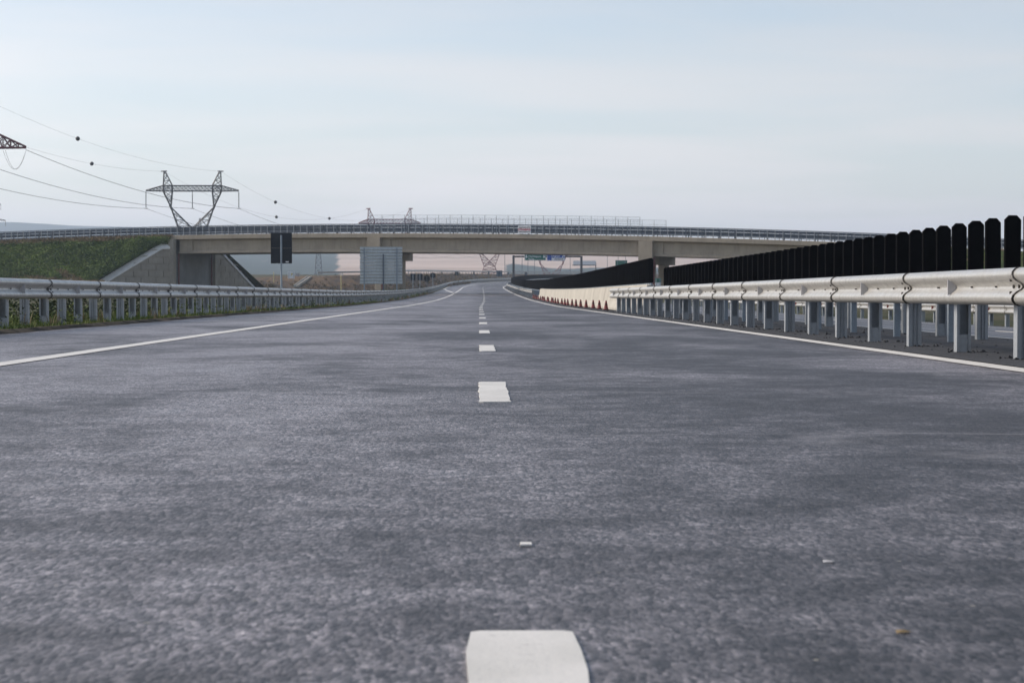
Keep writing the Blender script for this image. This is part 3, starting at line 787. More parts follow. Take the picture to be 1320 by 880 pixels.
# loose crumbs of asphalt round the median posts
cb_ = MB()
def crumb(p, r):
    d_ = [Vector((random.uniform(-1, 1), random.uniform(-1, 1), random.uniform(.1, 1))).normalized()*r*random.uniform(.6, 1.2) for _ in range(5)]
    v_ = [p+Vector((r, 0, 0)), p+Vector((-.5*r, .8*r, 0)), p+Vector((-.5*r, -.8*r, 0)), p+Vector((0, 0, r*random.uniform(.5, .9)))]
    v_ = [q+Vector((random.uniform(-.3, .3), random.uniform(-.3, .3), 0))*r for q in v_]
    cb_.add(v_, [(0, 1, 3), (1, 2, 3), (2, 0, 3)])
for k in range(30):
    yp = 20.27-4.15*3+2.075*k+.25
    for q in range(26):
        a = random.gauss(0, .16); b = random.gauss(0, .14); crumb(rp(yp+a, 4.56+b, .006), random.uniform(.006, .03))
for k in range(260): crumb(rp(random.uniform(12, 60), random.uniform(4.1, 6.3), .006), random.uniform(.006, .026))
kind(cb_.build('asphalt_crumbs', 'stone_dark', medo), 'stuff')
# small litter on the near road
m = MB(); p = img(678, 703, 4.22); m.box(-.012, .012, -.02, .02, 0, .004)
lit = m.build('marker_chip', 'road_paint', None, loc=(p.x, 4.22, .001)); tag(lit, 'small white chip lying on the asphalt in front of the nearest dashes', 'chip')
m = MB(); m.add([(-.012, -.008, .001), (.014, -.004, .003), (.009, .010, .002), (-.011, .007, .004), (0, 0, .006)], [(0, 1, 4), (1, 2, 4), (2, 3, 4), (3, 0, 4), (3, 2, 1, 0)])
lf = m.build('dry_leaf', 'dry_grass', None, loc=(img(1168, 818, 3.11).x, 3.11, .0)); tag(lf, 'tan dry leaf scrap on the asphalt right of the nearest dash', 'leaf')
m = MB(); m.add([(-.011, -.006, .001), (.012, -.007, .003), (.012, .008, .002), (-.010, .007, .004), (0, 0, .005)], [(0, 1, 4), (1, 2, 4), (2, 3, 4), (3, 0, 4), (3, 2, 1, 0)])
lf = m.build('paper_scrap', 'reflector_grey', None, loc=(img(1070, 726, 3.94).x, 3.94, .0)); tag(lf, 'tiny pale paper scrap on the asphalt in the right foreground', 'paper')

# ------------------------------------------------------------------ ramp bank beyond the overpass
RP = [(-120,330,2.6),(-80,333,3.2),(-46,334,3.2),(-37,335,3.55),(-34,335,3.75),(-27,335,3.8),(-19,338,3.95),(-13.5,352,4.3),(-10,385,4.75),(-7.0,430,5.25),(-4.5,475,5.75),(1,510,6.1),(10,545,6.4),(22,580,6.75),(38,620,7.2),(60,668,7.7)]
rampb = MB(); rings = []; RT = []
for i, (x, y, z) in enumerate(RP):
    a = Vector(RP[max(0, i-1)][:2]); b = Vector(RP[min(len(RP)-1, i+1)][:2]); d = (b-a).normalized(); nrm = Vector((d.y, -d.x))    # towards the motorway
    RT.append((Vector((x, y, z)), nrm))
    r_ = []
    for o_, dz in ((9.5, -4.6), (6.2, -2.8), (3.2, -1.35), (.6, -.05), (0, 0), (-4, .05), (-9, 0), (-14, -2.5), (-22, -6)):
        q = .12*math.sin(i*2.1+o_) if 0 < abs(o_) < 9 and o_ > 1 else 0
        k_ = 1.0 if y < 345 else .8
        r_.append((x+nrm.x*o_*k_, y+nrm.y*o_*k_, z+dz*(1 if y < 400 else .8)+q))
    rings.append(r_)
rampb.loft(rings, close=False)
kind(rampb.build('ramp_bank', 'bank_earth', smooth=60), 'structure')
bt = MB(); bw_ = MB()
for k_ in range(1800):
    i = random.randrange(2, 12); a_ = random.random(); j = random.choice((0, 0, 1, 1, 2)); b_ = random.random()
    P = [Vector(rings[i+q][j+r]) for q in (0, 1) for r in (0, 1)]
    p = (P[0]*(1-b_)+P[1]*b_)*(1-a_)+(P[2]*(1-b_)+P[3]*b_)*a_
    if j == 2 and i < 6 and random.random() < .8: continue
    if random.random() < .7: tuft(bt, p, random.uniform(.2, .55), 5, .3, .05, .7)
    else: weed(bw_, p, random.uniform(.2, .5), 7, .35, .13)
kind(bt.build('ramp_dry_grass', 'dry_grass'), 'stuff', 'dry brown grass on the ramp bank beyond the overpass')
kind(bw_.build('ramp_weeds', 'weed_leaf'), 'stuff', 'dark weeds scattered on the ramp bank beyond the overpass')
# ramp guardrail
rg = empty('guardrail', RT[4][0]); rgi = rg.location.copy(); tag(rg, 'distant pale guardrail along the top of the ramp bank beyond the overpass', 'guardrail')
def interp(path, step):
    out_ = []
    for i in range(len(path)-1):
        (a, na), (b, nb) = path[i], path[i+1]; k = max(1, int((b-a).length/step))
        for j in range(k): t = j/k; out_.append((a.lerp(b, t), na.lerp(nb, t)))
    out_.append(path[-1]); return out_
IP = interp(RT[5:], 4.0)
bmw = MB(); bmw.loft([[p+Vector((n_.x*(q), n_.y*(q), .62+z))-rgi for q, z in [(a*1.0, b) for a, b in PROF]+[(a-.01, b) for a, b in PROF[::-1]]] for p, n_ in IP]); bmw.build('beam', 'galvanised_steel', rg)
pm = MB(); pm.box(-.07, .07, -.06, .06, -.4, .72); pme = pm.mesh('post', 'galvanised_post')
for p, n_ in IP: link('post', pme, rg, p-Vector((n_.x*.1, n_.y*.1, 0))-rgi, math.atan2(n_.y, n_.x))
# concrete gutter down the bank
a = Vector((img(399.5, 0, 334.2).x, 334.2, 3.70)); b = Vector((img(382, 0, 330.6).x, 330.6, 2.15)); gt = MB()
for o0, o1, zt_ in ((-.42, -.28, .16), (-.28, .28, .03), (.28, .42, .16)):
    gt.hexa([a+Vector((o0, 0, -.5)), a+Vector((o1, 0, -.5)), b+Vector((o1, 0, -.5)), b+Vector((o0, 0, -.5)), a+Vector((o0, 0, zt_)), a+Vector((o1, 0, zt_)), b+Vector((o1, 0, zt_)), b+Vector((o0, 0, zt_))])
tag(gt.build('drain_channel', 'barrier_concrete'), 'pale concrete drain channel running down the bank beyond the overpass', 'channel')
# low concrete channel wall at the foot of the left slope
a = img(83, 365, 243); b = img(94, 361.5, 247); c = img(131, 361.8, 250)
m = MB(); m.tube([a+Vector((0, 0, -.1)), b+Vector((0, 0, .02))], .16, 4); lw = m.build('drain_kerb', 'coping_concrete'); tag(lw, 'short pale sloping kerb at the foot of the green slope', 'kerb')
m = MB(); m.hexa([b+Vector((.3, 0, -2)), c+Vector((0, 0, -2)), c+Vector((0, .5, -2)), b+Vector((.3, .5, -2)), b+Vector((.3, 0, 0)), c, c+Vector((0, .5, 0)), b+Vector((.3, .5, 0))])
tag(m.build('drain_wall', 'wall_concrete'), 'low grey concrete wall between the sloping kerb and the wing wall', 'wall')

# ------------------------------------------------------------------ signs
def groundz(X, Y): return ground_z(Y, X-sx(Y))
def post_sign(name, label, cat, x, y, d, w_, h, mat, shape='rect', seam=False, posts=(0,), extra=None, base=None, pole_r=.035, group=None, pole_front=False, polemat='galvanised_dull'):
    c = img(x, y, d); bz = groundz(c.x, c.y) if base is None else base
    root = empty(name, (c.x, c.y, bz)); tag(root, label, cat, group); zc_ = c.z-bz
    m_ = MB()
    if shape == 'disc':
        nn = 20; m_.loft([[(math.cos(6.2832*i/nn)*w_/2, yy_, zc_+math.sin(6.2832*i/nn)*w_/2) for i in range(nn)] for yy_ in (-.02, .02)])
        m_.build('panel', mat, root)
    elif seam:
        for k in (0, 1):
            mm = MB(); mm.box(-w_/2, w_/2, -.02, .02, zc_-h/2+k*h/2+.003, zc_-h/2+(k+1)*h/2-.003); mm.build('panel', mat, root)
        for k in (-1, 1):
            mm = MB(); mm.box(-w_/2, -w_/2+.03, -.05, -.021, zc_-h/2, zc_+h/2) if k < 0 else mm.box(w_/2-.03, w_/2, -.05, -.021, zc_-h/2, zc_+h/2); mm.build('frame', mat, root)
        for k in (-.25, .25):
            mm = MB(); mm.box(-w_/2+.031, w_/2-.031, -.045, -.022, zc_+h*k-.02, zc_+h*k+.02); mm.build('clamp_rail', mat, root)
    else:
        m_.box(-w_/2, w_/2, -.02, .02, zc_-h/2, zc_+h/2); m_.build('panel', mat, root)
    for px in posts:
        mm = MB(); py = -.05-pole_r
        mm.bar((px, py, -.4), (px, py, zc_+h*.42), pole_r, 8); mm.build('pole', polemat, root, 40)
    return root, zc_
s1, z1 = post_sign('road_sign', 'tall dark back of a two-panel road sign on a grey pole behind the left guardrail', 'sign', 363.5, 320, 85, .90, 1.31, 'sign_back', seam=True, posts=(.0,), pole_r=.043)
m = MB(); m.box(.18, .31, -.055, -.0205, z1-.61, z1-.56); m.build('sticker', 'sticker_white', s1)
# big ribbed panel seen from behind
c = img(491.5, 342, 196); bz = groundz(c.x, c.y)
s2 = empty('road_sign', (c.x, c.y, bz)); tag(s2, 'large pale grey ribbed sign back on three poles before the overpass pier', 'sign')
w2, h2 = 4.18, 3.66; zb2 = c.z-bz-h2/2; nr = 12
for k in range(nr):
    m = MB(); z0 = zb2+h2*k/nr; z1_ = zb2+h2*(k+1)/nr-.012; ins = random.uniform(-.02, .05)
    m.loft([[(-w2/2+ins, y, z), (w2/2-ins*.5, y, z)] [::1] + [(w2/2-ins*.5, y+.03, z), (-w2/2+ins, y+.03, z)] for y, z in ((0, z0), (-.06, z0+.02), (-.06, z0+.09), (0, z0+.12), (0, z1_-.02), (-.035, z1_))])
    m.build('plank', 'sign_aluminium', s2)
for px in (-1.65, .22, 1.55):
    m = MB(); m.box(px-.06, px+.06, -.16, -.04, -.4, zb2+h2*(.97 if px != .22 else .80)); m.build('pole', 'bridge_steel' if px == .22 else 'galvanised_dull', s2)
post_sign('road_sign', 'first small dark rectangular sign back right of the overpass pier', 'sign', 532.5, 357, 214, .52, .72, 'sign_back')
post_sign('road_sign', 'second small dark rectangular sign back right of the overpass pier', 'sign', 541.5, 357, 236, .62, .80, 'sign_back')
post_sign('road_sign', 'lower dark round sign back beside the far left guardrail', 'sign', 550.5, 359, 258, .84, .84, 'sign_back', 'disc')
post_sign('road_sign', 'upper dark round sign back beside the far left guardrail', 'sign', 558, 355, 296, .84, .84, 'sign_back', 'disc')
def bankz(x, y): return None
post_sign('marker_post_sign', 'tiny dark marker sign leftmost on the distant ramp rail', 'sign', 569, 351, 420, .32, .60, 'sign_back_blue', base=4.0)
post_sign('road_sign', 'small square dark sign on the distant ramp left of the road end', 'sign', 588.5, 352.8, 440, .86, .86, 'sign_back', base=4.2)
post_sign('marker_post_sign', 'tiny dark marker sign right of the square sign on the ramp', 'sign', 611, 352, 480, .38, .72, 'sign_back', base=5.0)
post_sign('marker_post_sign', 'tiny dark marker sign left of the large blue square sign', 'sign', 630, 352, 500, .38, .72, 'sign_back', base=5.2)
post_sign('road_sign', 'large blue-grey square sign at the end of the visible road', 'sign', 643.7, 352.4, 500, 1.46, 1.46, 'sign_back_blue', base=5.2, posts=(-.4, .4))
post_sign('marker_post_sign', 'tiny dark marker sign just left of the sign gantry post', 'sign', 655.2, 352.3, 520, .45, .6, 'sign_back_blue', base=5.6)
post_sign('road_sign', 'small dark sign cluster right of the sign gantry post', 'sign', 678, 353.2, 540, .7, 1.0, 'sign_back', base=6.0)
# white board on the ramp
s5, z5 = post_sign('notice_board', 'small white notice board with a yellow patch on the ramp bank', 'sign', 376, 354.5, 333, 1.15, 1.15, 'sign_white', posts=(-.4, .4), base=3.4)
m = MB(); m.add([(-.02, -.03, z5-.2), (.12, -.03, z5+.02), (.32, -.03, z5+.2), (.0, -.03, z5+.32)]+[(-.02, -.021, z5-.2), (.12, -.021, z5+.02), (.32, -.021, z5+.2), (.0, -.021, z5+.32)], [(0, 1, 2, 3), (0, 4, 5, 1), (1, 5, 6, 2), (2, 6, 7, 3), (3, 7, 4, 0)]); m.build('patch', 'sign_yellow', s5)
post_sign('notice_board', 'small faded pink-grey board right of the white notice board', 'sign', 384, 355, 340, .7, .8, 'reflector_grey', posts=(-.2, .2), base=3.4)
# yellow poles
def pole(name, label, x, ytop, d, r, mat, base=None, cat='pole'):
    t = img(x, ytop, d); bz = (groundz(t.x, d) if base is None else base); o = empty(name, (t.x, d, bz)); tag(o, label, cat)
    m_ = MB(); m_.bar((0, 0, -.3), (0, 0, t.z-bz-.12), r, 8); m_.build('shaft', mat, o, 40)
    m_ = MB(); m_.lathe([(r*1.5, 0), (r*1.5, .10), (r*.8, .14)], 8, (0, 0, t.z-bz-.14)); m_.build('cap', mat, o)
    return o
pole('marker_pole', 'thin cream yellow pole left of the ribbed sign back', 440, 355.5, 240, .055, 'pole_yellow')
pole('marker_pole', 'faint yellow marker pole at the left end of the ramp bank', 353.5, 351, 331, .06, 'pole_yellow', 3.0)

# sign gantry over the opposite lanes
GY = 400.0
gl = img(662, 367, GY); gr_ = img(749.5, 340, GY); gb0 = rp(GY, 5.8).z
gn = empty('sign_gantry', (gl.x, GY, gb0)); tag(gn, 'dark steel sign gantry with green and blue direction panels seen beneath the overpass', 'gantry')
W = gr_.x-gl.x; zt = img(0, 330.5, GY).z-gb0
m = MB(); m.box(-.22, .22, -.2, .2, -.6, zt+.2); m.build('gantry_post', 'pylon_steel', gn)
m = MB(); m.box(W-.22, W+.22, -.2, .2, -1.2, zt+.1); m.build('gantry_post', 'pylon_steel', gn)
m = MB(); m.box(.23, W-.23, -.18, .18, zt-.2, zt+.14); m.build('gantry_beam', 'pylon_steel', gn)
def gx(x): return (x-CX)*GY/FPX-gl.x
def gzz(y): return EYE-(y-HY)*GY/FPX-gb0
def panel(x0, x1, y0, y1, mat):
    p = empty('direction_panel', (0, 0, 0)); p.parent = gn
    q = MB(); q.box(gx(x0), gx(x1), -.30, -.21, gzz(y1), gzz(y0)); q.build('board', mat, p)
    q = MB(); e = .06
    for a_ in ((gx(x0)+.05, gx(x1)-.05, gzz(y1)+.04, gzz(y1)+.04+e), (gx(x0)+.05, gx(x1)-.05, gzz(y0)-.04-e, gzz(y0)-.04), (gx(x0)+.05, gx(x0)+.05+e, gzz(y1)+.11, gzz(y0)-.11), (gx(x1)-.05-e, gx(x1)-.05, gzz(y1)+.11, gzz(y0)-.11)):
        q.box(a_[0], a_[1], -.312, -.299, a_[2], a_[3])
    q.build('border', 'sign_white', p); return p
pg = panel(676.2, 703.8, 319.5, 335.8, 'sign_green')
pb_ = panel(704.8, 728.3, 319.5, 336.2, 'sign_blue')
def gtext(s, x, y, size, mat, parent, align='LEFT'): return text_mesh(s, size, mat, 'lettering', parent, (gx(x), -.305, gzz(y)), 0, align, .006)
gtext('Brașov', 680.9, 327.2, .52, 'sign_white', pg); gtext('Cluj-Napoca', 680.9, 330.7, .50, 'sign_white', pg); gtext('Turda', 680.9, 334.2, .50, 'sign_white', pg)
gtext('Ungheni', 710.8, 330.0, .52, 'sign_white', pb_)
q = MB(); q.box(gx(711), gx(727.4), -.318, -.299, gzz(335.4), gzz(332.4)); q.build('white_field', 'sign_white', pb_)
text_mesh('Aeroport', .46, 'letter_black', 'lettering', pb_, (gx(714.6), -.325, gzz(333.9)), 0, 'LEFT', .008)
def arrow(parent, x, y, dirx, dirz, s=.34):
    d = Vector((dirx, 0, dirz)).normalized(); n_ = Vector((-d.z, 0, d.x)); c = Vector((gx(x), -.312, gzz(y)))
    P = [c+d*s, c+n_*s*.75+d*s*.1, c+n_*s*.25+d*s*.1, c+n_*s*.25-d*s, c-n_*s*.25-d*s, c-n_*s*.25+d*s*.1, c-n_*s*.75+d*s*.1]
    q_ = MB(); k = len(P); q_.add(P+[p+Vector((0, .012, 0)) for p in P], [(0, 1, 6), (2, 3, 4, 5)]+[(i, (i+1) % k, (i+1) % k+k, i+k) for i in range(k)]); q_.build('arrow', 'sign_white', parent)
arrow(pg, 678.6, 330.6, 0, -1); arrow(pg, 701.2, 330.6, 0, -1); arrow(pb_, 726.2, 329.8, .7, .7)
# pale board on a cantilever and green boards farther right
c = img(753.5, 340, 600); bz = 5.2
cg = empty('sign_board', (c.x, 600, bz)); tag(cg, 'pale grey board on a thin beam right of the sign gantry', 'sign')
m = MB(); m.box(-3.4, 3.4, -.06, .06, c.z-bz-.3, c.z-bz+.9); m.build('board', 'sticker_white', cg)
m = MB(); m.box(-3.6, 3.6, .07, .3, c.z-bz-.55, c.z-bz-.3); m.build('beam', 'pylon_steel', cg)
m = MB(); m.box(3.3, 3.55, .31, .6, -.6, c.z-bz+.6); m.build('column', 'pylon_steel', cg)
post_sign('direction_board', 'green direction board just showing above the black paddle screen', 'sign', 801, 339.5, 420, 2.5, 1.3, 'sign_green', posts=(-.8, .8), base=2.0)
s7, z7 = post_sign('road_sign', 'small green and white sign beside the right overpass pier', 'sign', 848.5, 361.3, 205, .62, .42, 'sign_green', posts=(-.2, .2), base=-.2)
m = MB(); m.box(-.29, .29, -.02, .02, z7-.56, z7-.235); m.build('lower_panel', 'sign_white', s7)
# lighting columns far beyond
for i, (x, d, lab) in enumerate(((650.7, 760, 'left of the gantry post'), (673, 800, 'just right of the gantry post'), (680.5, 820, 'behind the left end of the green panel'), (689, 850, 'behind the middle of the green panel'), (735, 800, 'right of the blue panel'), (783, 760, 'between the pale board and the green board'), (797, 800, 'left beside the green board'), (806.5, 830, 'right beside the green board'))):
    t = img(x, 318, d); bz = EYE+.0100*d-1.2
    o = empty('lamp_post', (t.x, d, bz)); tag(o, 'thin distant lighting column '+lab, 'lamp post', 'distant lighting columns')
    m = MB(); m.bar((0, 0, -1), (0, 0, t.z-bz), .13, 6, .07); m.build('shaft', 'bridge_steel', o)
    m = MB(); m.bar((0, 0, t.z-bz), (1.6, 0, t.z-bz+.3), .05, 5); m.build('arm', 'bridge_steel', o)
    m = MB(); m.box(1.4, 2.1, -.14, .14, t.z-bz+.24, t.z-bz+.40); m.build('lantern', 'sticker_white', o)

# ------------------------------------------------------------------ pylons and lines
def lattice(mb, a0, a1, b0, b1, n_, r):
    """zigzag bracing between two chords a0-a1 and b0-b1"""
    a0, a1, b0, b1 = map(Vector, (a0, a1, b0, b1))
    for i in range(n_):
        t0, t1 = i/n_, (i+1)/n_
        mb.bar(a0.lerp(a1, t0), b0.lerp(b1, t1), r, 3); mb.bar(b0.lerp(b1, t0), a0.lerp(a1, t1), r, 3)
        if i: mb.bar(a0.lerp(a1, t0), b0.lerp(b1, t0), r, 3)
def chords4(mb, c0, c1, r, rb, n_):
    """4-legged tapering lattice member; c0,c1 lists of four corner points"""
    for k in range(4): mb.bar(c0[k], c1[k], r, 4)
    for k in range(4): lattice(mb, c0[k], c1[k], c0[(k+1) % 4], c1[(k+1) % 4], n_, rb)
def cat_pylon(name, label, X, Y, z0, ground, mat, arm=11.0, rise=1.3, rz=0.0, ins=True, k=1.0):
    """z0 shifts the whole head; ground is where its feet stand"""
    o = empty(name, (X, Y, ground), rz); tag(o, label, 'pylon'); g = z0-ground; r, rb = .11*k, .055*k
    def q(x, y, z): return Vector((x, y, z+g))
    # body
    m_ = MB(); zb = -g
    def sq(w_, d_, z): return [q(-w_, -d_, z), q(w_, -d_, z), q(w_, d_, z), q(-w_, d_, z)]
    chords4(m_, sq(4.2, 3.6, zb), sq(2.4, 1.3, 14), r*1.2, rb*1.2, 4); m_.build('tower_body', mat, o)
    for s in (-1, 1):
        m_ = MB()
        for dy in (-1, 1):
            e = q(s*5.1, dy*.55, 21.5)
            m_.bar(q(s*2.4, dy*1.3, 14), e, r, 4); m_.bar(q(-s*2.4, dy*1.3, 14), e, r, 4)
            lattice(m_, q(s*2.4, dy*1.3, 14), e, q(-s*2.4, dy*1.3, 14), e, 5, rb)
            m_.bar(e, q(s*6.9, dy*.7, 25.3), r, 4); m_.bar(e, q(s*4.75, dy*.7, 25.3), r, 4)
            lattice(m_, e, q(s*6.9, dy*.7, 25.3), e, q(s*4.75, dy*.7, 25.3), 3, rb)
        lattice(m_, q(s*2.4, -1.3, 14), q(s*5.1, -.55, 21.5), q(s*2.4, 1.3, 14), q(s*5.1, .55, 21.5), 6, rb)
        lattice(m_, q(s*5.1, -.55, 21.5), q(s*6.9, -.7, 25.3), q(s*5.1, .55, 21.5), q(s*6.9, .7, 25.3), 3, rb)
        m_.bar(q(s*4.9, 0, 21.0), q(s*5.3, 0, 22.0), r*2.6, 4)
        m_.build('window_leg', mat, o)
        m_ = MB()
        for dy in (-1, 1):
            m_.bar(q(s*6.9, dy*.7, 25.3), q(s*6.75, dy*.12, 30), r*.9, 4); m_.bar(q(s*4.75, dy*.7, 25.3), q(s*4.75, dy*.7, 26.6), r*.9, 4); m_.bar(q(s*4.75, dy*.7, 26.6), q(s*6.4, dy*.12, 30), r*.9, 4)
            lattice(m_, q(s*6.9, dy*.7, 25.3), q(s*6.75, dy*.12, 30), q(s*4.75, dy*.7, 25.6), q(s*6.4, dy*.12, 30), 4, rb)
        m_.bar(q(s*6.0, 0, 30.05), q(s*7.4, 0, 30.0), r*1.2, 4); m_.build('peak', mat, o)
    m_ = MB()
    for dy in (-.7, .7):
        m_.bar(q(-6.9, dy, 25.3), q(6.9, dy, 25.3), r, 4); m_.bar(q(-6.9, dy, 25.3+rise), q(6.9, dy, 25.3+rise), r, 4)
        lattice(m_, q(-6.9, dy, 25.3), q(6.9, dy, 25.3), q(-6.9, dy, 25.3+rise), q(6.9, dy, 25.3+rise), 14, rb)
        for s in (-1, 1):
            m_.bar(q(s*6.9, dy, 25.3), q(s*arm, dy*.1, 25.35), r, 4); m_.bar(q(s*6.9, dy, 25.3+rise), q(s*arm, dy*.1, 25.5), r, 4)
            lattice(m_, q(s*6.9, dy, 25.3), q(s*arm, dy*.1, 25.35), q(s*6.9, dy, 25.3+rise), q(s*arm, dy*.1, 25.5), 5, rb)
    lattice(m_, q(-6.9, -.7, 25.3), q(6.9, -.7, 25.3), q(-6.9, .7, 25.3), q(6.9, .7, 25.3), 12, rb)
    m_.build('crossarm', mat, o)
    if ins:
        for x in (-arm, 0, arm):
            m_ = MB(); z1 = 25.3
            m_.lathe([(.03, 0)] + [(.14 if i % 2 else .06, -.25-i*.16) for i in range(22)] + [(.03, -4.0)], 6, q(x, 0, z1))
            m_.bar(q(x-.45, 0, z1-4.1), q(x+.45, 0, z1-4.1), .07, 4); m_.build('insulator', 'insulator_glass', o)
    return o
P2 = img(249.5, 247, 475); P2z = P2.z-25.3
cat_pylon('pylon', 'complete dark lattice pylon rising behind the left end of the overpass', P2.x, 475, P2z, 3.0, 'pylon_steel')
P3 = img(502.5, 283, 630); P3z = P3.z-26.6
cat_pylon('pylon', 'reddish pylon head with two peaks showing above the overpass railing', P3.x, 630, P3z, 5.5, 'pylon_red', arm=9.8, ins=False)
cat_pylon('pylon', 'red lattice pylon waist seen under the overpass above the road', img(631, 0, 880).x, 880, -.6, 8.0, 'pylon_red', k=1.3, ins=False)
cat_pylon('pylon', 'pale lattice pylon crossing behind the blue direction panel', img(711, 0, 900).x, 900, -6.5, 5.0, 'pylon_red', k=1.2, ins=False)
P1 = Vector((img(37, 0, 330).x-13.2, 330, 0)); P1z = img(0, 192, 330).z-25.3
cat_pylon('pylon', 'red-brown pylon arm reaching into the left edge of the picture', P1.x, 330, P1z, 2.5, 'pylon_red', arm=13.2, rise=3.1, k=1.5, ins=False)
def mast(label, X, Y, ztop, ground, arms, mat='pylon_steel', w0=2.2, k=1.0):
    o = empty('lattice_mast', (X, Y, ground)); tag(o, label, 'mast'); H = ztop-ground
    m_ = MB(); c0 = [Vector((a*w0, b*w0, 0)) for a, b in ((-1, -1), (1, -1), (1, 1), (-1, 1))]; c1 = [Vector((a*.25, b*.25, H)) for a, b in ((-1, -1), (1, -1), (1, 1), (-1, 1))]
    chords4(m_, c0, c1, .10*k, .06*k, 9); m_.build('tower_body', mat, o)
    for z, l in arms:
        m_ = MB(); zz_ = z-ground
        for s in (-1, 1):
            for dy in (-.4, .4):
                m_.bar((0, dy, zz_), (s*l, 0, zz_-.2), .09*k, 4); m_.bar((0, dy, zz_+1.1), (s*l, 0, zz_-.1), .08*k, 4)
                lattice(m_, (0, dy, zz_), (s*l, 0, zz_-.2), (0, dy, zz_+1.1), (s*l, 0, zz_-.1), 4, .05*k)
            m_.bar((s*l, 0, zz_-.2), (s*l, 0, zz_-2.2), .06*k, 4)
        m_.build('crossarm', mat, o)
    return o
t = img(-14, 240, 700)
mast('small far mast whose two arm tips show at the left edge', t.x, 700, t.z, 4, ((img(0, 263.5, 700).z, 5.0), (img(0, 284, 700).z, 6.6)))
t = img(259, 281.5, 900); mast('tiny mast top in the gap of the complete pylon', t.x, 900, t.z, 8, (), k=1.0)
t = img(411, 300, 1300); mast('faint lattice mast under the overpass left of the ribbed sign', t.x, 1300, t.z, 12, ((t.z-6, 4), (t.z-10, 5)), k=1.6, w0=2.6)

def wire(label, a, b, sag, r, balls=(), name='power_line', n_=36):
    a = Vector(a); b = Vector(b)
    def find(x): return min((i/800 for i in range(1, 800)), key=lambda t: abs(CX+FPX*a.lerp(b, t).x/a.lerp(b, t).y-x))
    if balls:
        (bx, by) = balls[0]; t = find(bx); q = a.lerp(b, t); sag = (q.z-(EYE-(by-HY)*q.y/FPX))/(4*t*(1-t)); balls = [find(p[0]) for p in balls]
    o = empty(name, a); tag(o, label, 'cable')
    f = lambda t: a.lerp(b, t)-Vector((0, 0, 4*sag*t*(1-t)))
    m_ = MB(); m_.tube([f(i/n_)-a for i in range(n_+1)], r, 4); m_.build('conductor', 'wire', o)
    for t in balls:
        m_ = MB(); m_.lathe([(.05, -.42)]+[(.42*math.sin(math.pi*j/8), -.42*math.cos(math.pi*j/8)) for j in range(1, 8)]+[(.05, .42)], 12, f(t)-a); m_.build('marker_ball', 'marker_ball', o, 60)
    return o
P1t = [Vector((P1.x+s*13.2, 330, P1z+25.0)) for s in (-1, 0, 1)]
P2t = [Vector((P2.x+s*11, 475, P2z+25.3-4.1)) for s in (-1, 0, 1)]
P3t = [Vector((P3.x+s*9.8, 630, P3z+25.3-4.0)) for s in (-1, 0, 1)]
for i, nm in enumerate(('lowest', 'middle', 'uppermost')):
    wire(nm+' conductor sagging from the left edge to the complete pylon', P1t[i], P2t[i], (2.2, 2.2, 1.9)[i], .045)
    wire(('left', 'middle', 'right')[i]+' conductor running from the complete pylon down behind the overpass', P2t[i], P3t[i], 4.2, .035)
G1 = [Vector((P1.x+s*6.7, 330, P1z+33.2)) for s in (-1, 1)]; G2 = [Vector((P2.x+s*6.7, 475, P2z+30)) for s in (-1, 1)]; G3 = [Vector((P3.x+s*6.7, 630, P3z+30)) for s in (-1, 1)]
wire('lower thin earth wire with one dark ball left of the complete pylon', G1[0], G2[0], 2.6, .017, ((121, 212),), 'earth_wire')
wire('upper thin earth wire with one dark ball at the upper left', G1[1], G2[1], 1.2, .017, ((103, 180),), 'earth_wire')
wire('thin earth wire with two dark balls right of the complete pylon', G2[0], G3[0], 4.6, .017, ((357, 280), (425, 278)), 'earth_wire')
wire('thin earth wire with one high dark ball right of the complete pylon', G2[1], G3[1], 2.8, .017, ((356, 261),), 'earth_wire')
for i, nm in enumerate(('left', 'middle', 'right')):
    wire(nm+' distant conductor between the two far red pylons', P3t[i], Vector((img(631, 0, 880).x+(i-1)*10, 880, -.6+21)), 5, .03)
jm = empty('jumper_loop', P1t[2]); tag(jm, 'pair of hanging jumper loops below the pylon arm at the left edge', 'cable')
for q in (0, .35):
    m = MB(); A = Vector((0, 0, -.1)); Bq = Vector((-3.4-q, 0, -.1)); m.tube([A.lerp(Bq, t/14)-Vector((0, 0, 4*3.1*(t/14)*(1-t/14))) for t in range(15)], .022, 4); m.build('jumper', 'wire', jm)

# ------------------------------------------------------------------ hills and haze
hm = MB(); XS = list(range(-2400, 2800, 22)); YS = [1500, 1700] + list(range(1760, 4300, 50)) + [4400, 4500, 4800, 5200]
crest = pchip([(-3000, 112), (-1000, 110), (-700, 108), (-300, 108), (200, 108), (600, 96), (1100, 72), (1700, 48), (3000, 40)])
def hill(x, y):
    xx = x*4200/max(y, 2400)
    h = crest(xx)*(1+.05*math.sin(xx*.0021+1)+.03*math.sin(xx*.006))
    lo = EYE+.0095*y-2
    return lo+(h-.0095*4200)*sm(1700, 4200, y)*(1 - .25*sm(4300, 5200, y))+.6*math.sin(x*.006+y*.004)*sm(1800, 2600, y)
hm.add([(x, y, hill(x, y)) for y in YS for x in XS], [(i*len(XS)+j, i*len(XS)+j+1, (i+1)*len(XS)+j+1, (i+1)*len(XS)+j) for i in range(len(YS)-1) for j in range(len(XS)-1)])
fr = MB(); XF = list(range(-4000, 4200, 90)); YF = [4700, 5000, 5300, 5600, 5800, 6000, 6300, 6600]
fc = pchip([(-4000, 222), (-1470, 222), (-1030, 204), (-600, 175), (0, 143), (670, 113), (1700, 93), (4000, 80)])
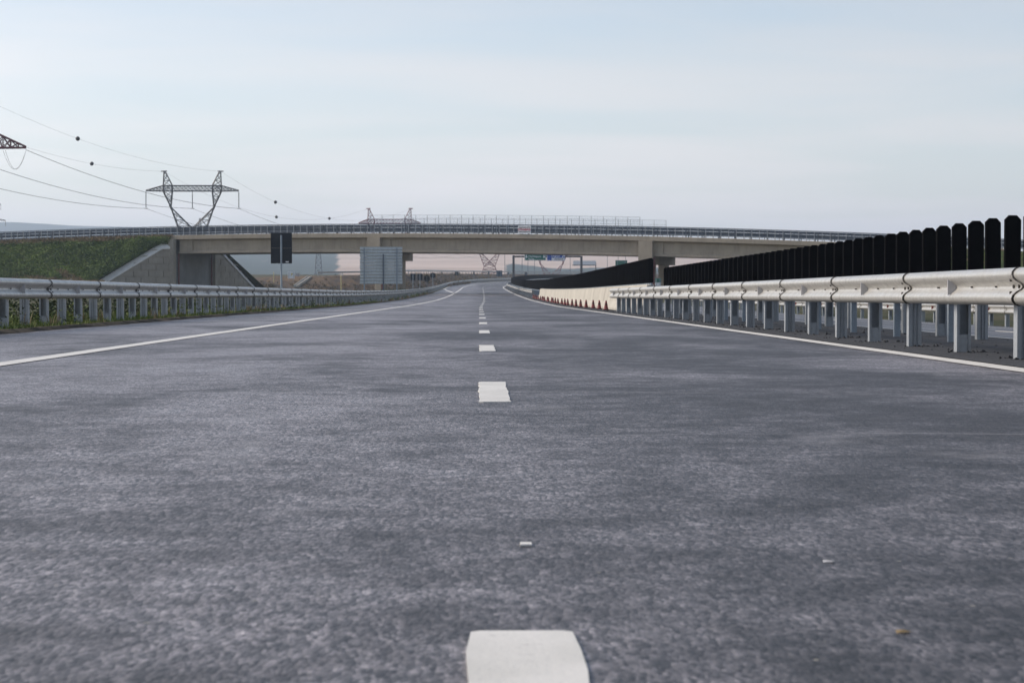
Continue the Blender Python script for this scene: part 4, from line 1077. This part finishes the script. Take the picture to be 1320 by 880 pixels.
fr.add([(x, y, 50+(fc(x*6000/y)*(1+.012*math.sin(x*.006)+.008*math.sin(x*.017))-50)*sm(4500, 6000, y)*(1-.4*sm(6050, 6600, y))) for y in YF for x in XF], [(i*len(XF)+j, i*len(XF)+j+1, (i+1)*len(XF)+j+1, (i+1)*len(XF)+j) for i in range(len(YF)-1) for j in range(len(XF)-1)])
k = NB('far_hill_cover', .95, 0, .1); v = k.pos()
k.color(k.mix(k.rng(k.noise(v, .0016, 5, .6), .42, .58, 0, 1), (.03, .04, .025), (.16, .13, .085)))
kind(fr.build('far_hills', 'far_hill_cover', smooth=80), 'structure')
k = NB('hill_cover', 0.95, 0, 0.1); v = k.pos()
ca = k.n('ShaderNodeVertexColor'); ca.layer_name = 'cover'
forest = k.mix(k.rng(k.noise(v, .02, 5, .7), .35, .65, 0, 1), (.012, .022, .014), (.030, .045, .026))
field = k.mix(k.rng(k.noise(k.pos((.5, 1.4, 1)), .006, 4, .6), .35, .65, 0, 1), (.40, .28, .20), (.56, .42, .33))
sc = k.n('ShaderNodeSeparateColor'); k.l(ca.outputs[0], sc.inputs[0])
edge = k.math('ADD', sc.outputs[0], k.math('MULTIPLY', k.math('SUBTRACT', k.noise(v, .012, 4, .6), .5), .25))
k.color(k.mix(k.rng(edge, .42, .58, 0, 1), forest, field))
ho = kind(hm.build('hills', 'hill_cover', smooth=80), 'structure')
ho.data.polygons.foreach_set('use_smooth', [True]*len(ho.data.polygons))
cat_ = ho.data.color_attributes.new('cover', 'FLOAT_COLOR', 'POINT')
def cover(x, y, z):
    # woods and stubble fields: a wood on the left flank, open fields in the middle, a wood belt right of the road axis
    a = x/y*FPX+CX; b = HY-(z-EYE)/y*FPX
    r_ = lambda q, w_: max(0.0, min(1.0, q/w_+.5))
    f = r_(a-436, 26)
    f = max(f, .62*max(0, 1-abs(a-345)/24)*max(0, 1-abs(b-337)/6))
    wood = r_(a-652, 26)*r_(b-(338+(a-650)*.13), 5)
    wood = max(wood, r_(a-735, 30)*r_(b-345, 4))
    return f*(1-wood)
for i, vt in enumerate(ho.data.vertices): c = cover(*vt.co); cat_.data[i].color = (c, c, c, 1)

hz = MB(); hz.box(-5300, 5600, -80, 6900, -45, 245)
k = bpy.data.materials.new('haze_air'); k.use_nodes = True; t = k.node_tree; t.nodes.clear()
pv = t.nodes.new('ShaderNodeVolumePrincipled'); pv.inputs['Density'].default_value = .00018; pv.inputs['Color'].default_value = (.71, .835, 1.0, 1); pv.inputs['Anisotropy'].default_value = .2
ou = t.nodes.new('ShaderNodeOutputMaterial'); t.links.new(pv.outputs[0], ou.inputs['Volume']); MATS['haze_air'] = k
kind(hz.build('haze', 'haze_air'), 'stuff')
print('objects', len(bpy.data.objects))
